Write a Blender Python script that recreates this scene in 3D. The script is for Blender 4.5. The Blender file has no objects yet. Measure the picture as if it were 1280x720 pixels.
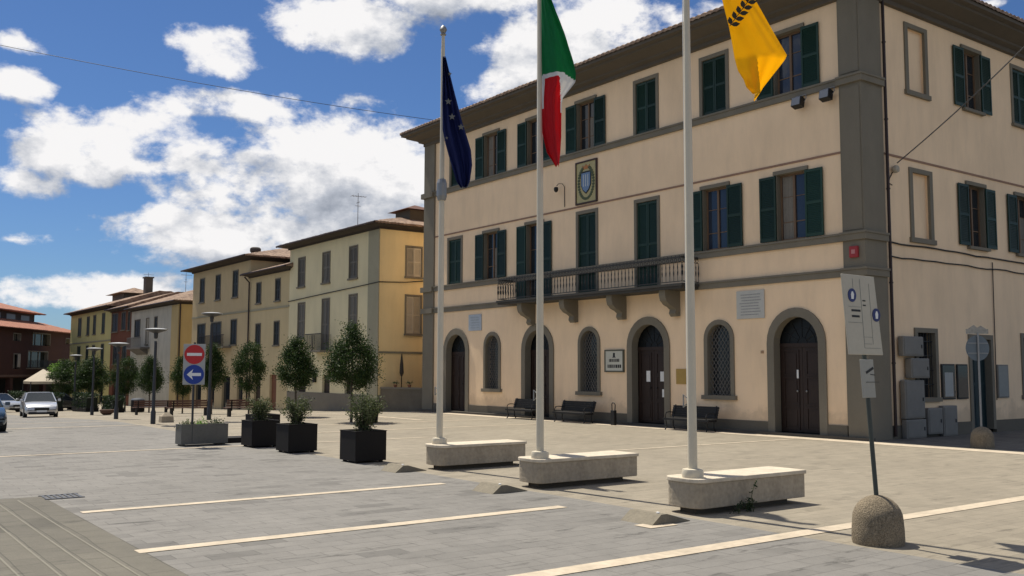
import bpy, bmesh, math, random
from mathutils import Vector, Matrix
R = math.radians
random.seed(7)
SC = bpy.context.scene
COL = SC.collection

# ------------------------------------------------------------------ camera
cam_d = bpy.data.cameras.new('camera'); cam = bpy.data.objects.new('camera', cam_d); COL.objects.link(cam)
cam_d.sensor_width = 36; cam_d.lens = 33.5; cam_d.clip_end = 3000; cam_d.clip_start = .05
cam.matrix_world = Matrix.Translation((0, 0, 2.24)) @ Matrix.Rotation(R(90 + 4.957), 4, 'X') @ Matrix.Rotation(R(.165), 4, 'Z')
SC.camera = cam
# ------------------------------------------------------------------ exposure
SC.view_settings.view_transform = 'Standard'; SC.view_settings.look = 'None'
SC.view_settings.exposure = .32; SC.view_settings.gamma = 1
# ------------------------------------------------------------------ sun
SUN_ELEV = 62.0
SUN_AZ = -42.0          # degrees clockwise from +Y: the sun stands behind the row, to the left
sd = Vector((math.sin(R(SUN_AZ)) * math.cos(R(SUN_ELEV)), math.cos(R(SUN_AZ)) * math.cos(R(SUN_ELEV)), math.sin(R(SUN_ELEV))))
sl = bpy.data.lights.new('sun', 'SUN'); sl.energy = 4.8; sl.angle = R(.53); sl.color = (1, .93, .80)
so = bpy.data.objects.new('sun', sl); COL.objects.link(so); so.rotation_euler = (-sd).to_track_quat('-Z', 'Y').to_euler()
# ------------------------------------------------------------------ world: Nishita sky with procedural clouds
W = bpy.data.worlds.new('World'); SC.world = W; W.use_nodes = True
nt = W.node_tree; nt.nodes.clear()
def N(tree, typ, **kw):
    n = tree.nodes.new(typ)
    for k, v in kw.items():
        if k.startswith('i_'):
            key = k[2:]; n.inputs[int(key) if key.isdigit() else key].default_value = v
        else: setattr(n, k, v)
    return n
def mth(tree, op, a, b=None, c=None, clamp=False):
    n = tree.nodes.new('ShaderNodeMath'); n.operation = op; n.use_clamp = clamp
    for i, v in enumerate((a, b, c)):
        if v is None: continue
        if isinstance(v, (int, float)): n.inputs[i].default_value = v
        else: tree.links.new(v, n.inputs[i])
    return n.outputs[0]
BLOBS = [  # azimuth, elevation, half-width, half-height of each cloud mass, in radians
 (-.4251,.2048,.0680,.0350),(-.3596,.2170,.0856,.0440),(-.3075,.2632,.1024,.0190),(-.2584,.1962,.1259,.0604),(-.1608,.2046,.0940,.0646),
 (-.3192,.1371,.1092,.0300),(-.2008,.1459,.1175,.0336),(-.3014,.3169,.0460,.0300),(-.1718,.3515,.0924,.0420),(-.0701,.3967,.1511,.0420),
 (.0337,.3253,.0840,.0504),(-.0092,.3014,.0420,.0294),(.1194,.3470,.1259,.0504),(-.4338,.0735,.1175,.0210),(-.4898,.2650,.0260,.0110),
 (-.4867,.1198,.0320,.0090),(-.4789,.1724,.0380,.0150),(-.4914,.3007,.0180,.0080),(.4781,.3385,.0168,.0067),(-.1351,.1601,.0672,.0420),
 (.30,.52,.22,.09),(-.75,.42,.18,.07),(.85,.35,.2,.08),
 # unseen cloud overhead and behind the camera, added to whiten the ambient light
 (0,1.3,3.4,.30),(1.9,.45,.75,.30),(-2.1,.5,.8,.32),(3.0,.35,.6,.22),(-1.25,.3,.3,.12)]
gt = bpy.data.node_groups.new('cloud_field', 'ShaderNodeTree')
gt.interface.new_socket('Vector', in_out='INPUT', socket_type='NodeSocketVector')
gt.interface.new_socket('Value', in_out='OUTPUT', socket_type='NodeSocketFloat')
gi = gt.nodes.new('NodeGroupInput'); go = gt.nodes.new('NodeGroupOutput')
sep = N(gt, 'ShaderNodeSeparateXYZ'); gt.links.new(gi.outputs[0], sep.inputs[0])
az = mth(gt, 'ARCTAN2', sep.outputs[0], sep.outputs[1]); el = mth(gt, 'ARCSINE', sep.outputs[2])
cmb = N(gt, 'ShaderNodeCombineXYZ'); gt.links.new(az, cmb.inputs[0]); gt.links.new(el, cmb.inputs[1])
best = None
for a0, e0, ra, re in BLOBS:
    s = N(gt, 'ShaderNodeVectorMath', operation='SUBTRACT'); gt.links.new(cmb.outputs[0], s.inputs[0]); s.inputs[1].default_value = (a0, e0, 0)
    m = N(gt, 'ShaderNodeVectorMath', operation='MULTIPLY'); gt.links.new(s.outputs[0], m.inputs[0]); m.inputs[1].default_value = (1/ra, 1/re, 0)
    l = N(gt, 'ShaderNodeVectorMath', operation='LENGTH'); gt.links.new(m.outputs[0], l.inputs[0])
    am = .42 if ra < .045 else 1.0               # small clouds are thin
    v = mth(gt, 'MULTIPLY', mth(gt, 'SUBTRACT', 1.0, l.outputs['Value']), am)
    best = v if best is None else mth(gt, 'SMOOTH_MAX', best, v, .22)
best = mth(gt, 'MAXIMUM', best, -1.1)
mp = N(gt, 'ShaderNodeMapping'); gt.links.new(gi.outputs[0], mp.inputs[0]); mp.inputs['Scale'].default_value = (1, 1, 1.55)
n1 = N(gt, 'ShaderNodeTexNoise', i_Scale=10.0, i_Detail=10.0, i_Roughness=.60, i_Distortion=.15); gt.links.new(mp.outputs[0], n1.inputs['Vector'])
n2 = N(gt, 'ShaderNodeTexNoise', i_Scale=30.0, i_Detail=6.0, i_Roughness=.6); gt.links.new(mp.outputs[0], n2.inputs['Vector'])
f = mth(gt, 'ADD', mth(gt, 'MULTIPLY', mth(gt, 'SUBTRACT', n1.outputs['Fac'], .5), 4.4), mth(gt, 'MULTIPLY', mth(gt, 'SUBTRACT', n2.outputs['Fac'], .5), 1.7))
f = mth(gt, 'ADD', f, mth(gt, 'MULTIPLY', mth(gt, 'MINIMUM', best, .5), 1.9)); gt.links.new(f, go.inputs[0])
tc = N(nt, 'ShaderNodeTexCoord')
def field(off=None):
    src = tc.outputs['Generated']
    if off:
        a = N(nt, 'ShaderNodeVectorMath', operation='ADD'); nt.links.new(src, a.inputs[0]); a.inputs[1].default_value = off; src = a.outputs[0]
    g = nt.nodes.new('ShaderNodeGroup'); g.node_tree = gt; nt.links.new(src, g.inputs[0]); return g.outputs[0]
f0 = field(); f1 = field((0, 0, .022)); f2 = field((0, 0, .055))
mask = N(nt, 'ShaderNodeMapRange', interpolation_type='SMOOTHSTEP'); nt.links.new(f0, mask.inputs[0])
mask.inputs[1].default_value = -.05; mask.inputs[2].default_value = .75
dd = mth(nt, 'ADD', mth(nt, 'MULTIPLY', mth(nt, 'SUBTRACT', f0, f1), .30), mth(nt, 'MULTIPLY', mth(nt, 'SUBTRACT', f0, f2), .36))
thick = mth(nt, 'MULTIPLY', mth(nt, 'MAXIMUM', f0, 0), -.28)
lit = mth(nt, 'ADD', mth(nt, 'ADD', dd, thick), .86, clamp=True)
cr = N(nt, 'ShaderNodeValToRGB'); nt.links.new(lit, cr.inputs[0])
cr.color_ramp.elements[0].position = .12; cr.color_ramp.elements[0].color = (.30, .34, .41, 1)
cr.color_ramp.elements[1].position = .93; cr.color_ramp.elements[1].color = (1.0, 1.0, 1.0, 1)
e = cr.color_ramp.elements.new(.5); e.color = (.54, .58, .65, 1)
sky = N(nt, 'ShaderNodeTexSky', sky_type='NISHITA'); sky.sun_disc = False; sky.sun_elevation = R(SUN_ELEV); sky.sun_rotation = R(SUN_AZ)
sky.altitude = 200; sky.air_density = 1.0; sky.dust_density = .3; sky.ozone_density = 2.2
tint = N(nt, 'ShaderNodeMix', data_type='RGBA', blend_type='MULTIPLY'); tint.inputs[0].default_value = 1
nt.links.new(sky.outputs[0], tint.inputs[6]); tint.inputs[7].default_value = (.33, .455, .64, 1)
ck = N(nt, 'ShaderNodeMix', data_type='RGBA', blend_type='MULTIPLY'); ck.inputs[0].default_value = 1
nt.links.new(cr.outputs[0], ck.inputs[6]); ck.inputs[7].default_value = (7.5, 7.4, 7.4, 1)
mx = N(nt, 'ShaderNodeMix', data_type='RGBA'); nt.links.new(mask.outputs[0], mx.inputs[0]); nt.links.new(tint.outputs[2], mx.inputs[6]); nt.links.new(ck.outputs[2], mx.inputs[7])
bg = N(nt, 'ShaderNodeBackground', i_Strength=.1); nt.links.new(mx.outputs[2], bg.inputs[0])
wo = nt.nodes.new('ShaderNodeOutputWorld'); nt.links.new(bg.outputs[0], wo.inputs[0])

# ------------------------------------------------------------------ frames
A = R(126.454)                                   # direction of the town hall front, seen from its near corner
D = Vector((math.cos(A), math.sin(A))); NN = Vector((-D.y, D.x)); C0 = Vector((11.627, 31.210))
def P(u, w, z=0):
    p = C0 + D*u + NN*w; return Vector((p.x, p.y, z))
def zu(u):                                       # the ground falls gently beyond the town hall
    s = u - 23.8
    return 0. if s <= 0 else -.04*s*s/(s+6)/(1+s/120)
def gz(x, y): return zu((Vector((x, y)) - C0).dot(D))
def W3(x, y): return Vector((x, y, gz(x, y)))

# ------------------------------------------------------------------ materials
MATS = {}
def mat(name, col, rough=.8, var=.12, vs=1.2, fine=.06, fs=22, bump=.0, bs=30, metal=0., spec=.4, stretch=(1,1,1), coat=0):
    if name in MATS: return MATS[name]
    m = bpy.data.materials.new(name); m.use_nodes = True; t = m.node_tree; b = t.nodes['Principled BSDF']
    b.inputs['Roughness'].default_value = rough; b.inputs['Metallic'].default_value = metal; b.inputs['Specular IOR Level'].default_value = spec
    b.inputs['Coat Weight'].default_value = coat; b.inputs['Coat Roughness'].default_value = .08
    tcn = N(t, 'ShaderNodeTexCoord'); mpn = N(t, 'ShaderNodeMapping'); mpn.inputs['Scale'].default_value = stretch
    t.links.new(tcn.outputs['Object'], mpn.inputs[0])
    a = N(t, 'ShaderNodeTexNoise', i_Scale=vs, i_Detail=5., i_Roughness=.6); c = N(t, 'ShaderNodeTexNoise', i_Scale=fs, i_Detail=3.)
    t.links.new(mpn.outputs[0], a.inputs['Vector']); t.links.new(tcn.outputs['Object'], c.inputs['Vector'])
    k = mth(t, 'ADD', mth(t, 'MULTIPLY', mth(t, 'SUBTRACT', a.outputs['Fac'], .5), var*3), mth(t, 'MULTIPLY', mth(t, 'SUBTRACT', c.outputs['Fac'], .5), fine*3))
    k = mth(t, 'ADD', k, 1.0)
    mu = N(t, 'ShaderNodeVectorMath', operation='SCALE'); mu.inputs[0].default_value = col[:3]; t.links.new(k, mu.inputs['Scale'])
    t.links.new(mu.outputs[0], b.inputs['Base Color'])
    if bump:
        bp = N(t, 'ShaderNodeBump', i_Strength=bump, i_Distance=.02); cn = N(t, 'ShaderNodeTexNoise', i_Scale=bs, i_Detail=4.)
        t.links.new(tcn.outputs['Object'], cn.inputs['Vector']); t.links.new(cn.outputs['Fac'], bp.inputs['Height']); t.links.new(bp.outputs[0], b.inputs['Normal'])
    if 'green' in name or 'shutter' in name:
        oi = N(t, 'ShaderNodeObjectInfo'); k2 = mth(t, 'MULTIPLY', k, mth(t, 'ADD', mth(t, 'MULTIPLY', oi.outputs['Random'], .55), .74)); t.links.new(k2, mu.inputs['Scale'])
    m['col'] = mu.name; MATS[name] = m; return m
def plaster(name, col, streak=.10, blotch=.07, damp=False):
    m = mat(name, col, .92, blotch, .45, .02, 30, .12, 60, spec=.15)
    t = m.node_tree; b = t.nodes['Principled BSDF']; tcn = [n for n in t.nodes if n.type == 'TEX_COORD'][0]
    mp2 = N(t, 'ShaderNodeMapping'); mp2.inputs['Scale'].default_value = (.9, .9, .22); t.links.new(tcn.outputs['Object'], mp2.inputs[0])
    n = N(t, 'ShaderNodeTexNoise', i_Scale=1.6, i_Detail=6., i_Roughness=.65); t.links.new(mp2.outputs[0], n.inputs['Vector'])
    n3 = N(t, 'ShaderNodeTexNoise', i_Scale=.22, i_Detail=4.); t.links.new(tcn.outputs['Object'], n3.inputs['Vector'])
    mr = N(t, 'ShaderNodeMapRange'); t.links.new(n.outputs['Fac'], mr.inputs[0]); mr.inputs[1].default_value = .42; mr.inputs[2].default_value = .75
    mr.inputs[3].default_value = 1.0; mr.inputs[4].default_value = 1 - streak
    k = mth(t, 'MULTIPLY', mr.outputs[0], mth(t, 'ADD', mth(t, 'MULTIPLY', n3.outputs['Fac'], .16), .92))
    if damp:                                     # ragged rising-damp stain along the foot of the wall
        sz = N(t, 'ShaderNodeSeparateXYZ'); t.links.new(tcn.outputs['Object'], sz.inputs[0]); nd = N(t, 'ShaderNodeTexNoise', i_Scale=1.1, i_Detail=6., i_Roughness=.65); t.links.new(tcn.outputs['Object'], nd.inputs['Vector'])
        hh = mth(t, 'SUBTRACT', sz.outputs[2], mth(t, 'MULTIPLY', nd.outputs['Fac'], 1.9)); md = N(t, 'ShaderNodeMapRange', interpolation_type='SMOOTHSTEP'); t.links.new(hh, md.inputs[0])
        md.inputs[1].default_value = -.35; md.inputs[2].default_value = .12; md.inputs[3].default_value = .80; md.inputs[4].default_value = 1.0; k = mth(t, 'MULTIPLY', k, md.outputs[0])
    mu = N(t, 'ShaderNodeVectorMath', operation='SCALE'); old = t.nodes[m['col']]
    t.links.new(old.outputs[0], mu.inputs[0]); t.links.new(k, mu.inputs['Scale']); t.links.new(mu.outputs[0], b.inputs['Base Color'])
    return m
def paving(name, c1, c2, cm, bw, bh, rot=0., mortar=.012, dark=.0, rough=.85, stain=.35, tone=(1,1,1), bump=.35, vs=.35, oddslab=.80):
    m = bpy.data.materials.new(name); m.use_nodes = True; t = m.node_tree; b = t.nodes['Principled BSDF']
    b.inputs['Roughness'].default_value = rough; b.inputs['Specular IOR Level'].default_value = .3
    tcn = N(t, 'ShaderNodeTexCoord'); mpn = N(t, 'ShaderNodeMapping'); mpn.inputs['Rotation'].default_value = (0, 0, rot); t.links.new(tcn.outputs['Object'], mpn.inputs[0])
    wob = N(t, 'ShaderNodeTexNoise', i_Scale=.7, i_Detail=2.); t.links.new(tcn.outputs['Object'], wob.inputs['Vector'])
    wv = N(t, 'ShaderNodeVectorMath', operation='SCALE'); t.links.new(wob.outputs['Color'], wv.inputs[0]); wv.inputs['Scale'].default_value = .10
    ad = N(t, 'ShaderNodeVectorMath', operation='ADD'); t.links.new(mpn.outputs[0], ad.inputs[0]); t.links.new(wv.outputs[0], ad.inputs[1])
    br = N(t, 'ShaderNodeTexBrick', i_Scale=1.0); br.inputs['Brick Width'].default_value = bw; br.inputs['Row Height'].default_value = bh
    br.inputs['Mortar Size'].default_value = mortar; br.inputs['Mortar Smooth'].default_value = .3; br.inputs['Bias'].default_value = dark
    br.inputs['Color1'].default_value = (*c1, 1); br.inputs['Color2'].default_value = (*c2, 1); br.inputs['Mortar'].default_value = (*cm, 1)
    t.links.new(ad.outputs[0], br.inputs['Vector'])
    big = N(t, 'ShaderNodeTexNoise', i_Scale=vs, i_Detail=7., i_Roughness=.62); t.links.new(tcn.outputs['Object'], big.inputs['Vector'])
    mid = N(t, 'ShaderNodeTexNoise', i_Scale=2.6, i_Detail=6., i_Roughness=.7); t.links.new(tcn.outputs['Object'], mid.inputs['Vector'])
    fin = N(t, 'ShaderNodeTexNoise', i_Scale=38., i_Detail=3., i_Roughness=.7); t.links.new(tcn.outputs['Object'], fin.inputs['Vector'])
    # long worn, dark scuffs lying along the courses
    mp2 = N(t, 'ShaderNodeMapping'); mp2.inputs['Scale'].default_value = (2.4, .55, 1) ; t.links.new(tcn.outputs['Object'], mp2.inputs[0])
    scf = N(t, 'ShaderNodeTexNoise', i_Scale=1.5, i_Detail=7., i_Roughness=.72); t.links.new(mp2.outputs[0], scf.inputs['Vector'])
    sr = N(t, 'ShaderNodeMapRange', interpolation_type='SMOOTHSTEP'); t.links.new(scf.outputs['Fac'], sr.inputs[0]); sr.inputs[1].default_value = .555; sr.inputs[2].default_value = .66
    sr.inputs[3].default_value = 1; sr.inputs[4].default_value = 1 - stain
    k = mth(t, 'ADD', mth(t, 'MULTIPLY', big.outputs['Fac'], .5), .5 + .25)
    k = mth(t, 'MULTIPLY', k, mth(t, 'ADD', mth(t, 'MULTIPLY', mid.outputs['Fac'], .5), .75))
    k = mth(t, 'MULTIPLY', k, mth(t, 'ADD', mth(t, 'MULTIPLY', fin.outputs['Fac'], .36), .82))
    k = mth(t, 'MULTIPLY', k, sr.outputs[0])
    # here and there a single darker slab, in patches
    b2 = N(t, 'ShaderNodeTexBrick', i_Scale=1.0); b2.inputs['Brick Width'].default_value = bw; b2.inputs['Row Height'].default_value = bh; b2.inputs['Mortar Size'].default_value = 0
    b2.inputs['Color1'].default_value = (0, 0, 0, 1); b2.inputs['Color2'].default_value = (1, 1, 1, 1); t.links.new(ad.outputs[0], b2.inputs['Vector'])
    pt = N(t, 'ShaderNodeTexNoise', i_Scale=.55, i_Detail=3.); t.links.new(tcn.outputs['Object'], pt.inputs['Vector'])
    sc2 = N(t, 'ShaderNodeSeparateColor'); t.links.new(b2.outputs['Color'], sc2.inputs[0])
    dk = N(t, 'ShaderNodeMapRange'); t.links.new(mth(t, 'ADD', sc2.outputs[0], mth(t, 'MULTIPLY', pt.outputs['Fac'], .7)), dk.inputs[0]); dk.inputs[1].default_value = 1.24; dk.inputs[2].default_value = 1.34; dk.inputs[3].default_value = 1; dk.inputs[4].default_value = oddslab
    k = mth(t, 'MULTIPLY', k, dk.outputs[0])
    mu = N(t, 'ShaderNodeVectorMath', operation='SCALE'); t.links.new(br.outputs['Color'], mu.inputs[0]); t.links.new(k, mu.inputs['Scale'])
    t.links.new(mu.outputs[0], b.inputs['Base Color'])
    bp = N(t, 'ShaderNodeBump', i_Strength=bump, i_Distance=.012)
    h = mth(t, 'ADD', mth(t, 'MULTIPLY', br.outputs['Fac'], -1.), mth(t, 'ADD', mth(t, 'MULTIPLY', fin.outputs['Fac'], .7), mth(t, 'MULTIPLY', mid.outputs['Fac'], 1.2)))
    t.links.new(h, bp.inputs['Height']); t.links.new(bp.outputs[0], b.inputs['Normal'])
    return m
def leafmat(name, c1, c2, trans=.35):
    m = bpy.data.materials.new(name); m.use_nodes = True; t = m.node_tree; b = t.nodes['Principled BSDF']
    g = N(t, 'ShaderNodeNewGeometry'); cr2 = N(t, 'ShaderNodeValToRGB'); t.links.new(g.outputs['Random Per Island'], cr2.inputs[0])
    cr2.color_ramp.elements[0].color = (*c1, 1); cr2.color_ramp.elements[1].color = (*c2, 1)
    t.links.new(cr2.outputs[0], b.inputs['Base Color']); b.inputs['Roughness'].default_value = .6; b.inputs['Specular IOR Level'].default_value = .25
    tr = N(t, 'ShaderNodeBsdfTranslucent'); t.links.new(cr2.outputs[0], tr.inputs[0])
    ms = N(t, 'ShaderNodeMixShader'); ms.inputs[0].default_value = trans; t.links.new(b.outputs[0], ms.inputs[1]); t.links.new(tr.outputs[0], ms.inputs[2])
    t.links.new(ms.outputs[0], t.nodes['Material Output'].inputs[0]); return m
def clothmat(name, col, trans=.5):
    m = mat(name, col, .7, .05, 2, .05, 300, .15, 400, spec=.2); t = m.node_tree; b = t.nodes['Principled BSDF']
    tr = N(t, 'ShaderNodeBsdfTranslucent'); t.links.new(t.nodes[m['col']].outputs[0], tr.inputs[0])
    ms = N(t, 'ShaderNodeMixShader'); ms.inputs[0].default_value = trans; t.links.new(b.outputs[0], ms.inputs[1]); t.links.new(tr.outputs[0], ms.inputs[2])
    t.links.new(ms.outputs[0], t.nodes['Material Output'].inputs[0]); return m
def glassmat(name, col=(.02, .025, .03), rough=.06):
    return mat(name, col, rough, .05, 1, 0, 10, .04, 3, spec=.5)
def roofmat(name, c1, c2):
    m = bpy.data.materials.new(name); m.use_nodes = True; t = m.node_tree; b = t.nodes['Principled BSDF']; b.inputs['Roughness'].default_value = .9
    tcn = N(t, 'ShaderNodeTexCoord'); v = N(t, 'ShaderNodeTexVoronoi', i_Scale=3.6); t.links.new(tcn.outputs['Object'], v.inputs['Vector'])
    n = N(t, 'ShaderNodeTexNoise', i_Scale=.9, i_Detail=5., i_Roughness=.7); t.links.new(tcn.outputs['Object'], n.inputs['Vector'])
    s2 = N(t, 'ShaderNodeSeparateColor'); t.links.new(v.outputs['Color'], s2.inputs[0])
    fc = mth(t, 'ADD', mth(t, 'MULTIPLY', s2.outputs[0], .6), mth(t, 'MULTIPLY', mth(t, 'SUBTRACT', n.outputs['Fac'], .3), 1.0), clamp=True)
    mxn = N(t, 'ShaderNodeMix', data_type='RGBA'); t.links.new(fc, mxn.inputs[0]); mxn.inputs[6].default_value = (*c1, 1); mxn.inputs[7].default_value = (*c2, 1)
    t.links.new(mxn.outputs[2], b.inputs['Base Color']); return m

M_CREAM = plaster('peach_plaster', (.92, .69, .455), .12, .07, True)
M_STONE = mat('grey_stone_trim', (.190, .168, .126), .85, .16, 1.1, .06, 25, .2, 40, stretch=(1, 1, .5))
M_PLINTH = mat('plinth_render', (.135, .12, .092), .9, .2, .9, .08, 25, .3, 30)
M_SOFFIT = mat('eave_paint', (.11, .092, .07), .85, .12, 1.5, .05, 20)
M_GREEN = mat('dark_green_paint', (.010, .036, .023), .5, .12, 2.5, .06, 30, spec=.35)
M_GLASS = glassmat('window_glass')
M_SKYREFLGLASS = glassmat('window_glass_sky_reflection', (.03, .04, .06), .04)  # bluer base colour imitates sky reflections in these panes
M_WOODW = mat('brown_window_wood', (.17, .105, .06), .6, .15, 3, .1, 30)
M_DOOR = mat('dark_door_wood', (.026, .0135, .009), .55, .25, 2.5, .15, 18, .15, 30, stretch=(3, 3, .4))
M_IRON = mat('black_iron', (.009, .009, .010), .5, .1, 3, .1, 30, spec=.4)
M_PIPE = mat('brown_drainpipe', (.030, .016, .014), .5, .1, 2, .05, 20)
M_ROOF = roofmat('clay_roof_tile', (.10, .055, .038), (.36, .25, .17))
M_ROOFR = roofmat('red_roof_tile', (.24, .09, .055), (.36, .16, .10))
M_MARBLE = mat('white_marble_strip', (.48, .405, .305), .8, .26, 2.2, .16, 11, .15, 20)
M_BLOCK = mat('travertine_block', (.36, .305, .228), .88, .30, 2.4, .2, 14, .5, 22, stretch=(1, 1, .25))
M_BLOCKEND = mat('weathered_block_end', (.34, .285, .21), .9, .3, 2.4, .16, 14, .4, 22, stretch=(1, 1, .4))
M_POLE = mat('offwhite_pole_paint', (.60, .54, .42), .45, .07, 2, .04, 30, spec=.4)
M_BOXDK = mat('dark_planter_metal', (.0080, .0060, .0048), .85, .2, 2, .1, 20)
M_GREYP = mat('grey_planter_concrete', (.15, .145, .128), .9, .15, 2, .12, 20, .25, 30)
M_SOIL = mat('dark_soil', (.05, .04, .03), .95, .3, 6, .2, 30, .6, 30)
M_BARK = mat('tree_bark', (.085, .07, .052), .9, .25, 6, .15, 25, .5, 30)
M_LEAF = leafmat('dark_tree_leaf', (.012, .030, .008), (.050, .088, .019), .27)
M_LEAF2 = leafmat('olive_shrub_leaf', (.040, .060, .022), (.120, .140, .055), .3)
M_LEAFL = leafmat('light_tree_leaf', (.10, .22, .03), (.20, .36, .06), .5)
M_HEDGE = leafmat('hedge_leaf', (.012, .028, .010), (.035, .060, .022), .2)
M_WHITE = mat('white_sign_paint', (.74, .74, .72), .5, .04, 3, .03, 20)
M_PANEL = mat('cream_sign_panel', (.47, .43, .345), .55, .06, 3, .04, 20)
M_RED = mat('red_sign_paint', (.48, .022, .025), .5, .05, 3, .03, 20)
M_BLUE = mat('blue_sign_paint', (.015, .045, .27), .45, .05, 3, .03, 20)
M_BLACK = mat('black_paint', (.012, .012, .012), .55, .05, 3, .03, 20)
M_STEEL = mat('galvanised_steel', (.28, .28, .275), .45, .1, 3, .05, 20, metal=.7)
M_LAMP = mat('lamp_post_grey', (.035, .037, .042), .5, .08, 2, .05, 20)
M_DISC = mat('lamp_reflector_disc', (.42, .43, .44), .5, .06, 3, .03, 20)
M_BOLL = mat('washed_concrete_bollard', (.23, .185, .125), .95, .30, 2.2, .75, 60, 1.0, 70)
M_CAB = mat('grey_cabinet', (.19, .18, .16), .6, .15, 2, .05, 20)
M_PLAQ = mat('marble_plaque', (.50, .49, .44), .5, .08, 5, .05, 40)
M_INK = mat('engraved_letters', (.30, .30, .29), .7, .1, 5, .05, 40)
M_YPLAQ = mat('ochre_plate', (.42, .27, .07), .6, .08, 5, .05, 40)
M_TYRE = mat('tyre_rubber', (.02, .02, .02), .85, .1, 5, .1, 40)

# ------------------------------------------------------------------ mesh builder
class MB:
    def __init__(s): s.v = []; s.f = []; s.m = []; s.cur = 0
    def quad(s, *p):
        n = len(s.v); s.v += [tuple(q) for q in p]; s.f.append(tuple(range(n, n+len(p)))); s.m.append(s.cur)
    def hexa(s, p):   # 8 corners: bottom 0-3, top 4-7
        n = len(s.v); s.v += [tuple(q) for q in p]
        for f in ((0,3,2,1),(4,5,6,7),(0,1,5,4),(1,2,6,5),(2,3,7,6),(3,0,4,7)): s.f.append(tuple(n+i for i in f)); s.m.append(s.cur)
    def box(s, x0, x1, y0, y1, z0, z1, F=None):
        p = [(x0,y0,z0),(x1,y0,z0),(x1,y1,z0),(x0,y1,z0),(x0,y0,z1),(x1,y0,z1),(x1,y1,z1),(x0,y1,z1)]
        if F: p = [F(*q) for q in p]
        s.hexa(p)
    def prism(s, pts, y0, y1, F=None):   # pts in (x,z), extruded along y
        F = F or (lambda x, y, z: (x, y, z)); n = len(s.v); k = len(pts)
        s.v += [tuple(F(x, y0, z)) for x, z in pts] + [tuple(F(x, y1, z)) for x, z in pts]
        s.f.append(tuple(range(n, n+k))); s.m.append(s.cur); s.f.append(tuple(range(n+2*k-1, n+k-1, -1))); s.m.append(s.cur)
        for i in range(k):
            j = (i+1) % k; s.f.append((n+i, n+k+i, n+k+j, n+j)); s.m.append(s.cur)
    def ring(s, inner, outer, y0, y1, F):  # open band between two (x,z) paths of equal length
        k = len(inner)
        for i in range(k-1):
            a, b, c, d = inner[i], inner[i+1], outer[i+1], outer[i]
            p = [F(a[0],y0,a[1]),F(b[0],y0,b[1]),F(c[0],y0,c[1]),F(d[0],y0,d[1]),F(a[0],y1,a[1]),F(b[0],y1,b[1]),F(c[0],y1,c[1]),F(d[0],y1,d[1])]
            s.hexa(p)
    def tube(s, path, r, n=8, caps=True):
        pts = [Vector(p) for p in path]; rs = r if isinstance(r, (list, tuple)) else [r]*len(pts); base = len(s.v); ref = None
        for i, p in enumerate(pts):
            t = (pts[min(i+1, len(pts)-1)] - pts[max(i-1, 0)]).normalized()
            if ref is None: ref = t.orthogonal().normalized()
            ref = (ref - t*ref.dot(t)).normalized(); b = t.cross(ref)
            for k in range(n):
                an = 2*math.pi*k/n; s.v.append(tuple(p + (ref*math.cos(an) + b*math.sin(an))*rs[i]))
        for i in range(len(pts)-1):
            for k in range(n):
                a = base+i*n+k; b2 = base+i*n+(k+1) % n; s.f.append((a, b2, b2+n, a+n)); s.m.append(s.cur)
        if caps:
            s.f.append(tuple(base+k for k in range(n))[::-1]); s.m.append(s.cur)
            e2 = base+(len(pts)-1)*n; s.f.append(tuple(e2+k for k in range(n))); s.m.append(s.cur)
    def lathe(s, prof, n=20, c=(0,0,0), ax='z'):   # prof: (radius, height)
        base = len(s.v)
        for r, h in prof:
            for k in range(n):
                a = 2*math.pi*k/n; x, y = r*math.cos(a), r*math.sin(a)
                p = (x, y, h) if ax == 'z' else ((h, x, y) if ax == 'x' else (x, h, y))
                s.v.append((c[0]+p[0], c[1]+p[1], c[2]+p[2]))
        for i in range(len(prof)-1):
            for k in range(n):
                a = base+i*n+k; b = base+i*n+(k+1) % n; s.f.append((a, b, b+n, a+n)); s.m.append(s.cur)
        s.f.append(tuple(base+k for k in range(n))[::-1]); s.m.append(s.cur)
        e2 = base+(len(prof)-1)*n; s.f.append(tuple(e2+k for k in range(n))); s.m.append(s.cur)
    def build(s, name, mats, parent=None, smooth=False, bevel=0, flip=True):
        me = bpy.data.meshes.new(name); me.from_pydata(s.v, [], s.f)
        for m in (mats if isinstance(mats, (list, tuple)) else [mats]): me.materials.append(m)
        me.polygons.foreach_set('material_index', s.m)
        if flip:
            bm = bmesh.new(); bm.from_mesh(me); bmesh.ops.recalc_face_normals(bm, faces=bm.faces); bm.to_mesh(me); bm.free()
        if smooth:
            me.polygons.foreach_set('use_smooth', [True]*len(me.polygons))
        me.update(); o = bpy.data.objects.new(name, me); COL.objects.link(o); o.parent = parent
        if smooth == 'auto': me.set_sharp_from_angle(angle=R(35))
        if bevel:
            b = o.modifiers.new('bevel', 'BEVEL'); b.width = bevel; b.segments = 2; b.limit_method = 'ANGLE'
        return o
def tag(o, label, cat, group=None, kind=None):
    if label: o['label'] = label
    if cat: o['category'] = cat
    if group: o['group'] = group
    if kind: o['kind'] = kind
    return o
def thing(name, label, cat, loc, rz=0, group=None):
    o = bpy.data.objects.new(name, None); COL.objects.link(o); o.location = loc; o.rotation_euler = (0, 0, rz); o.empty_display_size = .3
    return tag(o, label, cat, group)
def single(mb, name, mats, label, cat, loc=(0,0,0), rz=0, group=None, **kw):
    o = mb.build(name, mats, None, **kw); o.location = loc; o.rotation_euler = (0, 0, rz); return tag(o, label, cat, group)
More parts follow.
